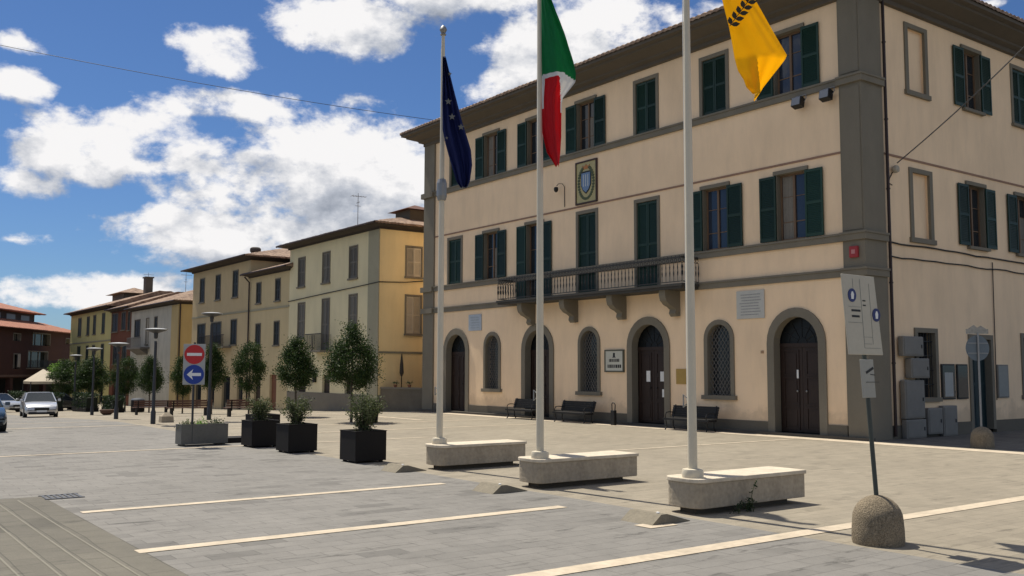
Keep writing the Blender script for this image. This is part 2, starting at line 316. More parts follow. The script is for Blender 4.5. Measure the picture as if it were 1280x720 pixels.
def copy_tree(o, parent=None):
    c = o.copy(); COL.objects.link(c); c.parent = parent
    for ch in [x for x in list(KIDS.get(o.name, []))]:
        c2 = copy_tree(ch, c)
    KIDS[c.name] = [x for x in COL.objects if x.parent == c]
    return c
KIDS = {}
def reg(o):
    ch = [x for x in COL.objects if x.parent == o]; KIDS[o.name] = ch
    for x in ch: reg(x)
    return o

# ------------------------------------------------------------------ ground, in the frame of the row (x along the row, y away from the front)
ub = [-600, -300, -150, -80, -40, -20, -10, 0, 10, 20] + [22 + i for i in range(0, 90)] + [112+4*i for i in range(30)] + [260, 320, 420, 600]
def sheet(name, u0, u1, w0, w1, z, m, nw=6):
    us = [u0] + [x for x in ub if u0 < x < u1] + [u1]; mb = MB(); ws = [w0 + (w1-w0)*i/nw for i in range(nw+1)]
    for i in range(len(us)-1):
        for j in range(nw):
            mb.quad((us[i], ws[j], zu(us[i])+z), (us[i+1], ws[j], zu(us[i+1])+z), (us[i+1], ws[j+1], zu(us[i+1])+z), (us[i], ws[j+1], zu(us[i])+z))
    o = mb.build(name, m, None, flip=False); o.location = (C0.x, C0.y, 0); o.rotation_euler = (0, 0, A); o['kind'] = 'structure'; return o
G_BASE = paving('worn_street_stone', (.165, .152, .130), (.135, .125, .108), (.10, .093, .08), .9, .45, R(90), dark=.1)
G_ROAD = paving('grey_slab_road', (.192, .183, .168), (.164, .157, .145), (.128, .122, .112), .62, .31, R(90), .009, dark=-.35, stain=.50, vs=.25)
G_PIAZZA = paving('beige_stone_piazza', (.262, .229, .176), (.228, .200, .154), (.20, .175, .134), .50, .25, R(90), .009, dark=-.2, stain=.30, vs=.22, oddslab=.93)
G_PATH = paving('greenish_slab_path', (.132, .122, .098), (.108, .100, .082), (.085, .079, .065), 1.1, .36, R(0), .010, dark=-.1, stain=.4)
G_SIDE = paving('dark_side_street_slabs', (.16, .15, .13), (.12, .112, .1), (.07, .065, .06), .6, .3, 0, .01)
sheet('ground', -600, 600, -500, 500, 0, G_BASE, 10)
sheet('road', -80, 160, 16.9, 60, .004, G_ROAD)
sheet('piazza_paving', -80, 160, 0.0, 16.9, .004, G_PIAZZA)
sheet('side_street', -80, -.02, -60, -.004, .004, G_SIDE)
sheet('path', -80, .45, 24.42, 60, .008, G_PATH)
k = 0
for u, w0, w1, wd in ((-2.0, 17.6, 24.3, .21), (-5.85, 17.72, 24.5, .25), (-9.78, 8.0, 24.4, .30), (9.4, 11.0, 30.0, .16), (13.7, 3.0, 16.5, .2), (17.9, 2.0, 16.0, .2), (1.9, 1.4, 10, .14), (22.0, 1.2, 26, .2), (26, 1.2, 26, .2), (31, 1.2, 30, .2), (36, 1.2, 30, .2), (42, 1.2, 34, .2), (-8.1, 17.55, 18.1, .35)):
    sheet('paving_strip', u-wd/2, u+wd/2, w0, w1, .012, M_MARBLE, 4)
sheet('paving_strip', -60, 100, .42, 1.22, .012, M_MARBLE, 2)
sheet('paving_strip', 19.0, 90, 5.3, 5.6, .0125, M_MARBLE, 2)
M_JOINT = mat('pale_joint_strip', (.19, .178, .142), .85, .15, 2, .08, 20)
for w in (24.86, 25.2, 25.55, 25.92, 26.3): sheet('path_joint', -40, .1, w-.012, w+.012, .0125, M_JOINT, 1)
# step along the town hall front, dark colour imitates wall-foot shade
mb = MB(); mb.box(-.2, 28.0, 0.0, .30, -.2, .10); o = mb.build('doorstep_kerb', mat('shade_dark_kerb', (.09, .08, .065), .9, .2, 1, .1, 20, .2, 30)); o.location = (C0.x, C0.y, 0); o.rotation_euler = (0, 0, A); o['kind'] = 'structure'

# ------------------------------------------------------------------ facade helpers.  F(s, y, z): s along the wall, y out of the wall
def arc(c, h, z0, zt, n=14):
    r = h; zs = zt - r; p = [(c-h, z0), (c-h, zs)]
    p += [(c - r*math.cos(math.pi*i/n), zs + r*math.sin(math.pi*i/n)) for i in range(1, n)]
    return p + [(c+h, zs), (c+h, z0)]
def rect(c, h, z0, zt): return [(c-h, z0), (c-h, zt), (c+h, zt), (c+h, z0)]
def wall(mb, F, s0, s1, z0, z1, ops, depth=.30):
    """ops: (centre, half width, z bottom, z top, is_arch)"""
    ops = [(c, h+.006, a-.006 if a > z0 else a, b+.006, ar) for c, h, a, b, ar in ops]
    S = sorted({s0, s1, *[o[0]-o[1] for o in ops], *[o[0]+o[1] for o in ops]}); Z = sorted({z0, z1, *[o[2] for o in ops], *[o[3] for o in ops]})
    S = [x for x in S if s0 <= x <= s1]; Z = [x for x in Z if z0 <= x <= z1]
    for i in range(len(S)-1):
        for j in range(len(Z)-1):
            cs, cz = (S[i]+S[i+1])/2, (Z[j]+Z[j+1])/2
            if any(abs(cs-o[0]) < o[1] and o[2] < cz < o[3] for o in ops): continue
            mb.quad(F(S[i],0,Z[j]), F(S[i+1],0,Z[j]), F(S[i+1],0,Z[j+1]), F(S[i],0,Z[j+1]))
    for c, h, a, b, ar in ops:
        path = arc(c, h, a, b) if ar else rect(c, h, a, b)
        for i in range(len(path)-1):
            p, q = path[i], path[i+1]; mb.quad(F(p[0],0,p[1]), F(q[0],0,q[1]), F(q[0],-depth,q[1]), F(p[0],-depth,p[1]))
        if a > z0 + 1e-6: mb.quad(F(c-h,0,a), F(c+h,0,a), F(c+h,-depth,a), F(c-h,-depth,a))
        if ar:
            zs = b-h; m = len(path)//2
            for i in range(1, len(path)-2):
                p, q = path[i], path[i+1]; mb.quad(F(p[0],0,p[1]), F(q[0],0,q[1]), F(q[0],0,b), F(p[0],0,b))
def offset_arc(c, h, z0, zt, w): return arc(c, h+w, z0, zt+w)
def shutter_leaf(mb, F, a, b, z0, z1, y, t=.045, mid=True):
    st = .07
    mb.box(a, b, y, y+.012, z0, z1, F)                       # backing
    for x0, x1 in ((a, a+st), (b-st, b)): mb.box(x0, x1, y+.012, y+t, z0, z1, F)
    rails = [(z0, z0+.12), (z1-.10, z1)] + ([((z0+z1)/2-.05, (z0+z1)/2+.05)] if mid else [])
    for r0, r1 in rails: mb.box(a+st, b-st, y+.012, y+t-.002, r0, r1, F)
    rails.sort()
    for (p0, p1), (q0, q1) in zip(rails[:-1], rails[1:]):
        n = int((q0-p1)/.062)
        for i in range(n):
            z = p1 + (q0-p1)*(i+.15)/n
            mb.quad(F(a+st, y+t-.006, z), F(b-st, y+t-.006, z), F(b-st, y+.014, z+.055), F(a+st, y+.014, z+.055))
CRND = random.Random(21); M_CURT = mat('net_curtain', (.20, .18, .15), .8, .12, 5)
def casement(name, F, root, c, h, z0, z1, y, gm=None, wm=None, transom=.28):
    mb = MB(); f = .07
    mb.ring(rect(c, h-f, z0+f, z1-f), rect(c, h, z0, z1), y, y+.07, F); mb.box(c-h+f, c+h-f, y, y+.07, z0, z0+f, F)
    mb.box(c-.045, c+.045, y+.002, y+.085, z0+f, z1-f, F)
    for sx in (-1, 1):
        x0, x1 = (c-h+f, c-.045) if sx < 0 else (c+.045, c+h-f)
        mb.box(x0, x1, y+.004, y+.05, z0+(z1-z0)*transom-.018, z0+(z1-z0)*transom+.018, F); mb.box(x0, x1, y+.004, y+.05, z0+(z1-z0)*.66-.012, z0+(z1-z0)*.66+.012, F)
    w = mb.build(name, wm or M_WOODW, root)
    g = MB(); g.box(c-h+.03, c+h-.03, y+.02, y+.03, z0+.03, z1-.03, F); g.build('pane', gm or M_GLASS, w)
    q = CRND.random()
    if q < .6:
        g = MB(); sg = CRND.choice((-1, 1)); zt_ = z1-f if q < .35 else z0+(z1-z0)*.66
        for i in range(6):
            x0 = c+sg*(.05+i*(h-.14)/6); x1 = c+sg*(.05+(i+1)*(h-.14)/6); g.box(min(x0, x1), max(x0, x1), y+.031, y+.034+.006*(i % 2), z0+f, zt_, F)
        g.build('curtain', M_CURT, w)
    return w
def open_window(F, root, c, z0, z1, h=.6, leaf=.72, gm=None, sill=False, shm=None, tilt=0):
    w = casement('window', F, root, c, h, z0, z1, -.24, gm)
    t = MB(); t.box(c-h-.14, c+h+.14, 0, .07, z1+.003, z1+.14, F); t.build('lintel', M_STONE, w)
    t = MB(); t.ring(rect(c, h-.001, z0, z1), rect(c, h+.085, z0, z1+.001), -.2, .022, F); t.build('frame', M_STONE, w)
    if sill: t = MB(); t.box(c-h-.15, c+h+.15, 0, .14, z0-.11, z0, F); t.build('sill', M_STONE, w)
    for a, b in ((c-h-.03-leaf, c-h-.03), (c+h+.03, c+h+.03+leaf)):
        t = MB(); shutter_leaf(t, F, a, b, z0+.01, z1-.02, .045); t.build('shutter', shm or M_GREEN, w)
def closed_window(F, root, c, z0, z1, h=.6, fr=.15, sill=False, shm=None, y=-.07, trim=None):
    t = MB(); trim = trim or M_STONE
    t.ring(rect(c, h, z0, z1), rect(c, h+fr, z0, z1+fr), -.1, .04, F); w = t.build('window', trim, root)
    if sill: t = MB(); t.box(c-h-fr-.04, c+h+fr+.04, 0, .12, z0-.11, z0, F); t.build('sill', trim, w)
    for a, b in ((c-h+.01, c-.006), (c+.006, c+h-.01)):
        t = MB(); shutter_leaf(t, F, a, b, z0+.02, z1-.02, y); t.build('shutter', shm or M_GREEN, w)
def eave(mb, F, s0, s1, z, prof):
    for (y0, za), (y1, zb) in zip(prof[:-1], prof[1:]):
        mb.quad(F(s0-y0 if 0 else s0, y0, z+za), F(s1, y0, z+za), F(s1, y1, z+zb), F(s0, y1, z+zb))
def roof(x0, x1, y0, y1, z, slope, name, m, root, step=.14, hips=(1,1,1,1), rise=99, amp=.035, pitch=.24, thick=.09):
    """hipped tiled roof as a height field; hips: slopes down to x0, x1, y0, y1"""
    nx, ny = max(2, int((x1-x0)/step)), max(2, int((y1-y0)/step)); mb = MB(); rnd = random.Random(int(x1*97+y1*13))
    jit = {}
    for j in range(ny+1):
        for i in range(nx+1):
            x, y = x0+(x1-x0)*i/nx, y0+(y1-y0)*j/ny
            ds = [(d, ax) for d, ax, on in ((x-x0, 0, hips[0]), (x1-x, 0, hips[1]), (y-y0, 1, hips[2]), (y1-y, 1, hips[3])) if on]
            d, ax = min(ds); along = y if ax == 0 else x
            jk = (ax, int(along/pitch), int(d/.42)); jit.setdefault(jk, rnd.uniform(-.012, .012))
            zz = z + min(d*slope, rise) + amp*abs(math.sin(math.pi*along/pitch)) + jit[jk] + .022*(1-(d/.42) % 1)
            mb.v.append((x, y, zz))
    for j in range(ny):
        for i in range(nx):
            a = j*(nx+1)+i; mb.f.append((a, a+1, a+nx+2, a+nx+1)); mb.m.append(0)
    edge = [j*(nx+1) for j in range(ny+1)][::-1] + list(range(1, nx+1)) + [j*(nx+1)+nx for j in range(1, ny+1)] + [ny*(nx+1)+i for i in range(nx-1, -1, -1)]
    base = len(mb.v); mb.v += [(mb.v[e2][0], mb.v[e2][1], z-thick + .03*abs(math.sin(math.pi*(mb.v[e2][0]+mb.v[e2][1])/pitch))) for e2 in edge]
    for i in range(len(edge)-1): mb.f.append((edge[i], base+i, base+i+1, edge[i+1])); mb.m.append(0)
    return mb.build(name, m, root, flip=False)

# ------------------------------------------------------------------ the town hall
TH = thing('town_hall', 'large three-storey peach town hall with grey trim, dark green shutters and long balcony', 'town hall', (C0.x, C0.y, 0), A)
L_TH, DEP = 27.8, 22.0
FF = lambda s, y, z: (s, y, z)                 # front
FS = lambda s, y, z: (-y, -s, z)               # side street wall
FB = lambda s, y, z: (L_TH + y, -s, z)         # far side wall
FR = lambda s, y, z: (s, -DEP - y, z)          # back wall
ZW = 15.0
bays3 = [(24.6, 'c'), (21.4, 'o'), (17.7, 'o'), (13.95, 'o'), (10.1, 'c'), (6.35, 'c'), (2.87, 'o')]
bays2 = [(24.75, 'c'), (21.37, 'o'), (17.75, 'do'), (13.9, 'dc'), (10.1, 'dc'), (6.38, 'o'), (2.85, 'o')]
doors = [24.55, 17.5, 10.1, 2.79]; awin = [21.22, 13.79, 6.3]
ops = [(c, .6, 12.22, 14.45, 0) for c, k in bays3] + [(c, .6, 5.7 if 'd' in k else 6.9, 9.30, 0) for c, k in bays2]
ops += [(c, .93, .10, 4.16, 1) for c in doors] + [(c, .56, 1.33, 4.02, 1) for c in awin]
side3 = [(3.48, 'b'), (7.3, 'o'), (11.1, 'c'), (15.0, 'o'), (19.0, 'c')]; side2 = [(3.5, 'b'), (7.28, 'o'), (10.95, 'o'), (15.0, 'o'), (19.0, 'o')]
opsS = [(c, .6 if k != 'b' else .55, 12.15, 14.45, 0) for c, k in side3] + [(c, .6 if k != 'b' else .55, 6.9, 9.22, 0) for c, k in side2]
opsS += [(3.5, .55, 1.35, 3.6, 0), (7.2, .70, .12, 3.45, 0), (11.0, .55, 1.35, 3.6, 0), (16, .55, 1.35, 3.6, 0)]
mb = MB(); wall(mb, FF, 0, L_TH, .45, ZW, [(c, h, max(a, .45), b, ar) for c, h, a, b, ar in ops]); wall(mb, FS, 0, DEP, .45, ZW, [(c, h, max(a, .45), b, ar) for c, h, a, b, ar in opsS])
wall(mb, FB, 0, DEP, -.8, ZW, []); wall(mb, FR, 0, L_TH, -.2, ZW, []); mb.build('wall', M_CREAM, TH)
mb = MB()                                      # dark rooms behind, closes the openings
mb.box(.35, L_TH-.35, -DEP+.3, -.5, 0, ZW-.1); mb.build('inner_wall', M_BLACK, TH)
# plinth, between the door surrounds
mb = MB(); xs = [.79] + sum([[c-1.235, c+1.235] for c in sorted(doors)], []) + [26.8]
for a, b in zip(xs[::2], xs[1::2]): mb = MB(); mb.box(a, b, -.1, .05, -.3, .452); mb.build('plinth', M_PLINTH, TH)
for a, b in ((1.2, 6.32), (8.08, 22)): mb = MB(); mb.box(a, b, -.1, .05, -.3, .452, FS); mb.build('plinth', M_PLINTH, TH)
# corner pilasters
mb = MB(); mb.box(-.09, .72, -1.15, .09, -.3, ZW); mb.box(.72, .78, 0, .04, .45, ZW); mb.build('corner_pilaster', M_STONE, TH)
mb = MB(); mb.box(L_TH-1.0, L_TH+.09, -.9, .09, -.5, ZW); mb.build('corner_pilaster', M_STONE, TH)
mb = MB(); mb.box(-.03, .66, .09, .115, 12.3, ZW-.3); mb.box(-.03, .66, .09, .115, 6.95, 11.8); mb.build('pilaster_panel', M_STONE, TH)
# string courses
def string(z0, z1, y, name='string_course', m=M_STONE, nose=.03):
    mb = MB()
    for F, s1 in ((FF, L_TH-1.0), (FS, DEP)):
        st = .80 if F is FF else 1.17
        mb.box(st, s1, 0, y, z0, z1-.07, F); mb.box(st, s1, 0, y+nose, z1-.07, z1, F)
    mb.box(-.09-y, .80, .0, .09+y, z0, z1-.07); mb.box(-.09-y-nose, .80, 0, .09+y+nose, z1-.07, z1)
    mb.box(-.09-y, 0, -1.17, .0, z0, z1-.07); mb.box(-.09-y-nose, 0, -1.17, 0, z1-.07, z1)
    mb.box(L_TH-1.0, L_TH+.09+y+nose, 0, .09+y+nose, z0, z1)
    return mb.build(name, m, TH)
mb = MB()
def course(z0, z1, y, side=True):
    mb = MB(); mb.box(.80, L_TH-1.0, 0, y, z0, z1); mb.box(.80, L_TH-1.0, 0, y+.035, z1-.07, z1+.001)
    mb.box(-.09-y, .80, 0, .09+y, z0, z1); mb.box(-.125-y, .80, 0, .125+y, z1-.07, z1+.001); mb.box(-.09-y, 0, -1.17, 0, z0, z1); mb.box(-.125-y, 0, -1.17, 0, z1-.07, z1+.001)
    mb.box(L_TH-1.0, L_TH+.125+y, 0, .125+y, z0, z1)
    mb.build('string_course', M_STONE, TH)
course(11.93, 12.21, .10); course(6.60, 6.88, .09); course(5.40, 5.68, .07)
mb = MB(); mb.box(.78, L_TH-1, 0, .03, 9.62, 9.69); mb.box(1.17, DEP, 0, .03, 9.62, 9.69, FS); mb.build('thin_moulding', mat('thin_moulding_paint', (.30, .18, .12), .8), TH)
# eaves
prof = [(0, 0), (.14, .02), (.14, .17), (.34, .24), (.36, .32), (.86, .50), (.88, .58), (1.08, .62), (1.08, .76)]
mb = MB()
for (y0, za), (y1, zb) in zip(prof[:-1], prof[1:]):
    z0, z1 = ZW-.06+za, ZW-.06+zb
    def rg(y): return [(-y, y), (L_TH+y, y), (L_TH+y, -DEP-y), (-y, -DEP-y)]
    p, q = rg(y0), rg(y1)
    for i in range(4):
        j = (i+1) % 4; mb.quad((*p[i], z0), (*p[j], z0), (*q[j], z1), (*q[i], z1))
mb.build('cornice', M_SOFFIT, TH)
roof(-1.14, L_TH+1.14, -DEP-1.14, 1.14, ZW+.76, .33, 'roof', M_ROOF, TH, step=.075, rise=3.4, amp=.06, pitch=.30)
# windows
for c, k in bays3:
    if k == 'o': open_window(FF, TH, c, 12.22, 14.45, gm=M_SKYREFLGLASS if c < 3 else None)
    else: closed_window(FF, TH, c, 12.22, 14.45)
for c, k in bays2:
    z0 = 5.7 if 'd' in k else 6.9
    if 'o' in k: open_window(FF, TH, c, z0, 9.30, gm=M_SKYREFLGLASS if c < 7 else None)
    else: closed_window(FF, TH, c, z0, 9.30)
for lst, z0, z1 in ((side3, 12.15, 14.45), (side2, 6.9, 9.22)):
    for c, k in lst:
        if k == 'o': open_window(FS, TH, c, z0, z1, sill=True)
        elif k == 'c': closed_window(FS, TH, c, z0, z1, sill=True)
        else:
            t = MB(); t.ring(rect(c, .54, z0, z1), rect(c, .74, z0, z1+.16), -.05, .05, FS); t.box(c-.80, c+.80, 0, .10, z0-.17, z0, FS); w = t.build('blind_window', M_STONE, TH)
            t = MB(); t.box(c-.56, c+.56, -.2, -.12, z0, z1, FS); t.build('blind_panel', M_CREAM, w)
# ground floor arched doors
for n_, c in enumerate(doors):
    t = MB(); t.ring(arc(c, .93, .10, 4.16), arc(c, 1.235, .10, 4.48), -.30, .06, FF); d = t.build('door', M_STONE, TH)
    t = MB()
    for sx in (-1, 1):
        a, b = (c-.93, c-.006) if sx < 0 else (c+.006, c+.93)
        t.box(a, b, -.38, -.33, .12, 3.10, FF)
        for z0, z1 in ((.25, .95), (1.1, 2.0), (2.15, 2.95)):
            t.ring(rect((a+b)/2, .27, z0, z1), rect((a+b)/2, .33, z0-.06, z1+.06), -.33, -.305, FF); t.box((a+b)/2-.33, (a+b)/2+.33, -.33, -.305, z0-.06, z0, FF)
            t.box((a+b)/2-.22, (a+b)/2+.22, -.33, -.312, z0+.06, z1-.06, FF)
    t.box(c-.93, c+.93, -.38, -.29, 3.10, 3.24, FF); t.build('door_leaf', M_DOOR, d)
    t = MB(); t.prism(arc(c, .92, 3.24, 4.15), -.38, -.35, FF); t.build('fanlight', mat('dull_fanlight_glass', (.008, .010, .011), .35, .1, 3, 0, 10, spec=.25), d)
    t = MB()
    for i in range(1, 6):
        an = math.pi*i/6; t.tube([FF(c+.2*math.cos(an), -.34, 3.24+.2*math.sin(an)), FF(c+.9*math.cos(an), -.34, 3.24+.88*math.sin(an))], .012, 5)
    for r in (.2, .55): t.tube([FF(c+r*math.cos(math.pi*i/12), -.34, 3.24+r*math.sin(math.pi*i/12)) for i in range(13)], .012, 5)
    t.build('fanlight_bars', M_IRON, d)
    t = MB()
    for sx in (-.12, .12): t.lathe([(.01, 0), (.035, .01), (.035, .04), (.01, .05)], 10, (c+sx*1.6, -.30, 1.55), 'y')
    t.build('handle', M_STEEL if n_ == 3 else M_IRON, d)
t = MB(); t.box(2.79+.14, 2.79+.21, -.30, -.275, 2.0, 2.3, FF); t.build('paper_notice', M_WHITE, TH)
for a, b, z0, z1 in ((10.30, 10.52, 1.80, 2.25), (9.32, 9.72, 1.82, 2.22), (9.36, 9.62, 1.18, 1.5)):
    t = MB(); t.box(a, b, -.300, -.29, z0, z1, FF); t.build('paper_notice', M_WHITE, TH)
def lattice(F, c, h, z0, zt, y, d=.25, r=.011, arch=True):
    t = MB(); zs = zt-h
    def inside(x, z):
        if z < z0 or abs(x-c) > h: return False
        return z <= zs or (x-c)**2+(z-zs)**2 <= h*h if arch else z <= zt
    for sg in (1, -1):
        k = -60
        for k in range(-40, 60):
            off = k*d; pts = []
            for i in range(0, 400):
                x = c-h + 2*h*i/399; z = z0 + off + sg*(x-c)*1.45
                if inside(x, z): pts.append((x, z))
            if len(pts) > 4: t.tube([F(pts[0][0], y+.01*sg, pts[0][1]), F(pts[-1][0], y+.01*sg, pts[-1][1])], r, 5, False)
    return t
for c in awin:
    t = MB(); t.ring(arc(c, .56, 1.33, 4.02), arc(c, .74, 1.33, 4.20), -.26, .05, FF); w = t.build('window', M_STONE, TH)
    t = MB(); t.box(c-.84, c+.84, 0, .12, 1.17, 1.33, FF); t.build('sill', M_STONE, w)
    t = MB(); t.prism(arc(c, .56, 1.33, 4.02), -.30, -.27, FF); t.build('pane', M_GLASS, w)
    lattice(FF, c, .55, 1.33, 4.01, -.10).build('grille', mat('grey_grille_iron', (.16, .15, .135), .6), w)
# ground floor side windows and door
for c in (3.5, 11.0, 16):
    t = MB(); t.ring(rect(c, .55, 1.35, 3.6), rect(c, .73, 1.35, 3.76), -.25, .05, FS); w = t.build('window', M_STONE, TH)
    t = MB(); t.box(c-.80, c+.80, 0, .10, 1.20, 1.35, FS); t.build('sill', M_STONE, w)
    t = MB(); t.box(c-.55, c+.55, -.30, -.27, 1.35, 3.6, FS); t.build('pane', M_GLASS, w)
    t = MB()
    for i in range(7): t.tube([FS(c-.48+.16*i, -.08, 1.36), FS(c-.48+.16*i, -.08, 3.59)], .014, 6, False)
    for z in (1.8, 2.3, 2.8, 3.3): t.box(c-.55, c+.55, -.095, -.065, z-.012, z+.012, FS)
    t.build('grille', M_IRON, w)
t = MB(); t.ring(rect(7.2, .70, .12, 3.45), rect(7.2, .88, .12, 3.62), -.25, .05, FS); d = t.build('door', M_STONE, TH)
t = MB(); shutter_leaf(t, FS, 6.51, 7.195, .14, 3.43, -.26); shutter_leaf(t, FS, 7.205, 7.89, .14, 3.43, -.26); t.build('door_leaf', mat('dark_blue_green_door', (.012, .03, .034), .5), d)
# balcony
BY, B0, B1, BZ = 1.05, 7.2, 19.45, 5.62
t = MB(); t.box(B0, B1, .0, BY, BZ-.10, BZ); t.box(B0+.05, B1-.05, .0, BY-.05, BZ-.20, BZ-.10); bal = t.build('balcony', mat('dark_balcony_slab', (.055, .052, .046), .85, .15, 1.5), TH)
t = MB()
def rail(p0, p1, n):
    p0, p1 = Vector(p0), Vector(p1); dv = (p1-p0)
    def bx(z0, z1, r): 
        nn_ = Vector((-dv.y, dv.x, 0)).normalized()*r
        a, b, c_, d_ = p0-nn_, p1-nn_, p1+nn_, p0+nn_
        t.hexa([(*q.xy, z0) for q in (a, b, c_, d_)] + [(*q.xy, z1) for q in (a, b, c_, d_)])
    bx(BZ+.98, BZ+1.04, .03); bx(BZ+.06, BZ+.09, .018); bx(BZ+.80, BZ+.82, .012)
    for i in range(n+1):
        q = p0 + dv*i/n
        t.lathe([(.010, BZ+.09), (.010, BZ+.26), (.024, BZ+.36), (.028, BZ+.42), (.014, BZ+.52), (.024, BZ+.64), (.012, BZ+.74), (.010, BZ+.80)], 6, (q.x, q.y, 0))
        if i < n:
            m_ = p0 + dv*(i+.5)/n; ux = dv.normalized()
            t.tube([(m_ + ux*.065*math.cos(2*math.pi*j/10) + Vector((0, 0, BZ+.90+.07*math.sin(2*math.pi*j/10)))) for j in range(11)], .011, 4, False)
            t.tube([(m_.x, m_.y, BZ+1.04), (m_.x, m_.y, BZ+1.075)], .018, 5)
rail((B0+.05, BY-.06, 0), (B1-.05, BY-.06, 0), 58); rail((B0+.05, .05, 0), (B0+.05, BY-.12, 0), 6); rail((B1-.05, .05, 0), (B1-.05, BY-.12, 0), 6)
t.build('railing', mat('dark_wrought_iron', (.030, .029, .027), .6), bal)
for c in (17.85, 14.7, 11.55, 8.45):
    t = MB(); pr = [(0, 4.42), (.20, 4.40), (.30, 4.52), (.26, 4.68), (.40, 4.78), (.62, 4.86), (.80, 5.02), (.86, 5.22), (.86, 5.42), (0, 5.42)]
    t.prism(pr, c-.17, c+.17, lambda a, s, z: (s, a, z)); t.build('bracket', M_STONE, bal)
# drainpipes
t = MB(); t.tube([(-1.25+1.17, -1.30, 15.1), (-.12, -1.30, 14.9), (-.12, -1.30, .1)], .055, 10)
for z in (2.5, 5.2, 8.4, 10.8, 13.5): t.lathe([(.07, 0), (.07, .05)], 10, (-.12, -1.30, z))
t.build('drainpipe', M_PIPE, TH, smooth='auto')
t = MB(); t.tube([(-.04, -8.28, 6.4), (-.04, -8.2, 1.2)], .018, 6); t.build('wall_pipe', M_PIPE, TH)

# things fixed on the town hall, each one its own object, placed in the wall's own frame
def on_front(mb, name, mats, label, cat, group=None, **kw): return single(mb, name, mats, label, cat, (C0.x, C0.y, 0), A, group, **kw)
def front_thing(name, label, cat, s, y, z, group=None): 
    p = P(s, y, z); return thing(name, label, cat, p, A, group)
def dashes(mb, F, a, b, z0, z1, rows, y, rnd, ht=.35, gap=.3):
    for r in range(rows):
        zc = z1 - (z1-z0)*(r+.5)/rows; hh = (z1-z0)/rows*ht; x = a + (b-a)*rnd.uniform(0, .12)
        end = b - (b-a)*rnd.uniform(0, .12)
        while x < end-.02:
            w = rnd.uniform(.03, .12)*(b-a)/1.0; w = min(w, end-x); mb.box(x, x+w, y, y+.004, zc-hh/2, zc+hh/2, F); x += w + gap*hh
rn = random.Random(3)
# coat of arms
T = front_thing('coat_of_arms', 'tiled coat of arms with shield and green wreath above the balcony', 'coat of arms', 13.9, 0, 10.72)
LF = lambda s, y, z: (s, y, z)
t = MB(); t.box(-.67, .67, 0, .05, -.92, .92); t.build('panel', mat('yellow_tile', (.42, .36, .16), .4, .15, 6), T)
t = MB(); t.ring(rect(0, .66, -.91, .91), rect(0, .73, -.98, .98), 0, .08, LF); t.box(-.73, .73, 0, .08, -.98, -.91); t.build('frame', mat('dark_brown_frame', (.05, .025, .02), .6), T)
t = MB(); sh = [(-.30, .42), (.30, .42), (.30, -.12), (.18, -.34), (0, -.48), (-.18, -.34), (-.30, -.12)]
t.prism([(x*1.18, z*1.15+.01) for x, z in sh], .05, .065); t.build('shield_border', M_BLACK, T)
t = MB(); t.prism(sh, .066, .08); t.build('shield', mat('blue_grey_tile', (.14, .22, .36), .35, .2, 8), T)
t = MB()
for x in (-.15, 0, .15): t.box(x-.025, x+.025, .081, .086, -.2, .34)
t.build('shield_stripe', mat('pale_tile', (.5, .53, .52), .4), T)
t = MB()
for sg in (-1, 1):
    for i in range(15):
        an = R(-84 + i*10.5); cx, cz = sg*.50*math.cos(an), .74*math.sin(an)-.02; r = .085
        t.prism([(cx + r*math.cos(q)*(1.0 if 1 else 1), cz + r*.75*math.sin(q)) for q in [2*math.pi*j/8 for j in range(8)]], .05, .062 + .001*i)
t.build('wreath', mat('olive_tile', (.07, .085, .03), .5), T)
t = MB(); t.prism([(-.2, .60), (.2, .60), (.26, .78), (.12, .70), (0, .82), (-.12, .70), (-.26, .78)], .05, .07); t.build('crown', mat('orange_tile', (.42, .16, .04), .5), T)
# stone plaques
t = MB(); t.box(-.64, .64, 0, .05, -.52, .52); T = front_thing('stone_plaque', 'pale engraved stone plaque under the right-hand windows of the town hall front', 'plaque', 4.75, 0, 4.69); t.build('slab', M_PLAQ, T, bevel=.01)
t = MB(); dashes(t, LF, -.5, .5, -.42, .42, 8, .05, rn); t.build('inscription', M_INK, T)
t = MB(); t.box(-.58, .58, 0, .05, -.42, .42); T = front_thing('stone_plaque', 'small bluish stone plaque between the far left door and arched window', 'plaque', 22.75, 0, 4.72); t.build('slab', mat('bluish_plaque', (.42, .47, .52), .5, .12, 5), T, bevel=.01)
t = MB(); dashes(t, LF, -.45, .45, -.33, .33, 5, .05, rn); t.build('inscription', mat('faint_letters', (.34, .39, .43), .7), T)
T = front_thing('wall_sign', 'framed white wall sign with dark lettering left of the middle right door', 'sign', 12.12, 0, 2.67)
t = MB(); t.box(-.54, .54, 0, .06, -.42, .42); t.build('board', mat('cream_board', (.55, .54, .45), .5), T)
t = MB(); t.ring(rect(0, .54, -.42, .42), rect(0, .60, -.48, .48), 0, .08, LF); t.box(-.6, .6, 0, .08, -.48, -.42); t.build('frame', mat('sign_frame', (.10, .10, .07), .5), T)
t = MB(); t.box(-.06, .06, .06, .066, .16, .34); t.box(-.10, .10, .06, .066, .14, .17)
dashes(t, LF, -.34, .34, -.06, .10, 1, .06, rn, .8, .2); dashes(t, LF, -.46, .46, -.32, -.14, 1, .06, rn, .8, .2); t.build('lettering', M_BLACK, T)
t = MB(); t.box(-.27, .27, 0, .03, -.3, .3); single(t, 'door_plate', M_YPLAQ, 'small ochre plate on the wall right of the door with paper notices', 'plate', P(8.26, 0, 2.03), A)
t = MB(); t.box(-.06, .06, 0, .02, -.05, .05); single(t, 'house_number', mat('enamel_number', (.35, .22, .12), .4), 'tiny brown house number left of the near arched door', 'house number', P(4.27, 0, 2.94), A)
T = front_thing('alarm_box', 'small red alarm box on the grey corner pilaster', 'alarm box', .30, .09, 6.20)
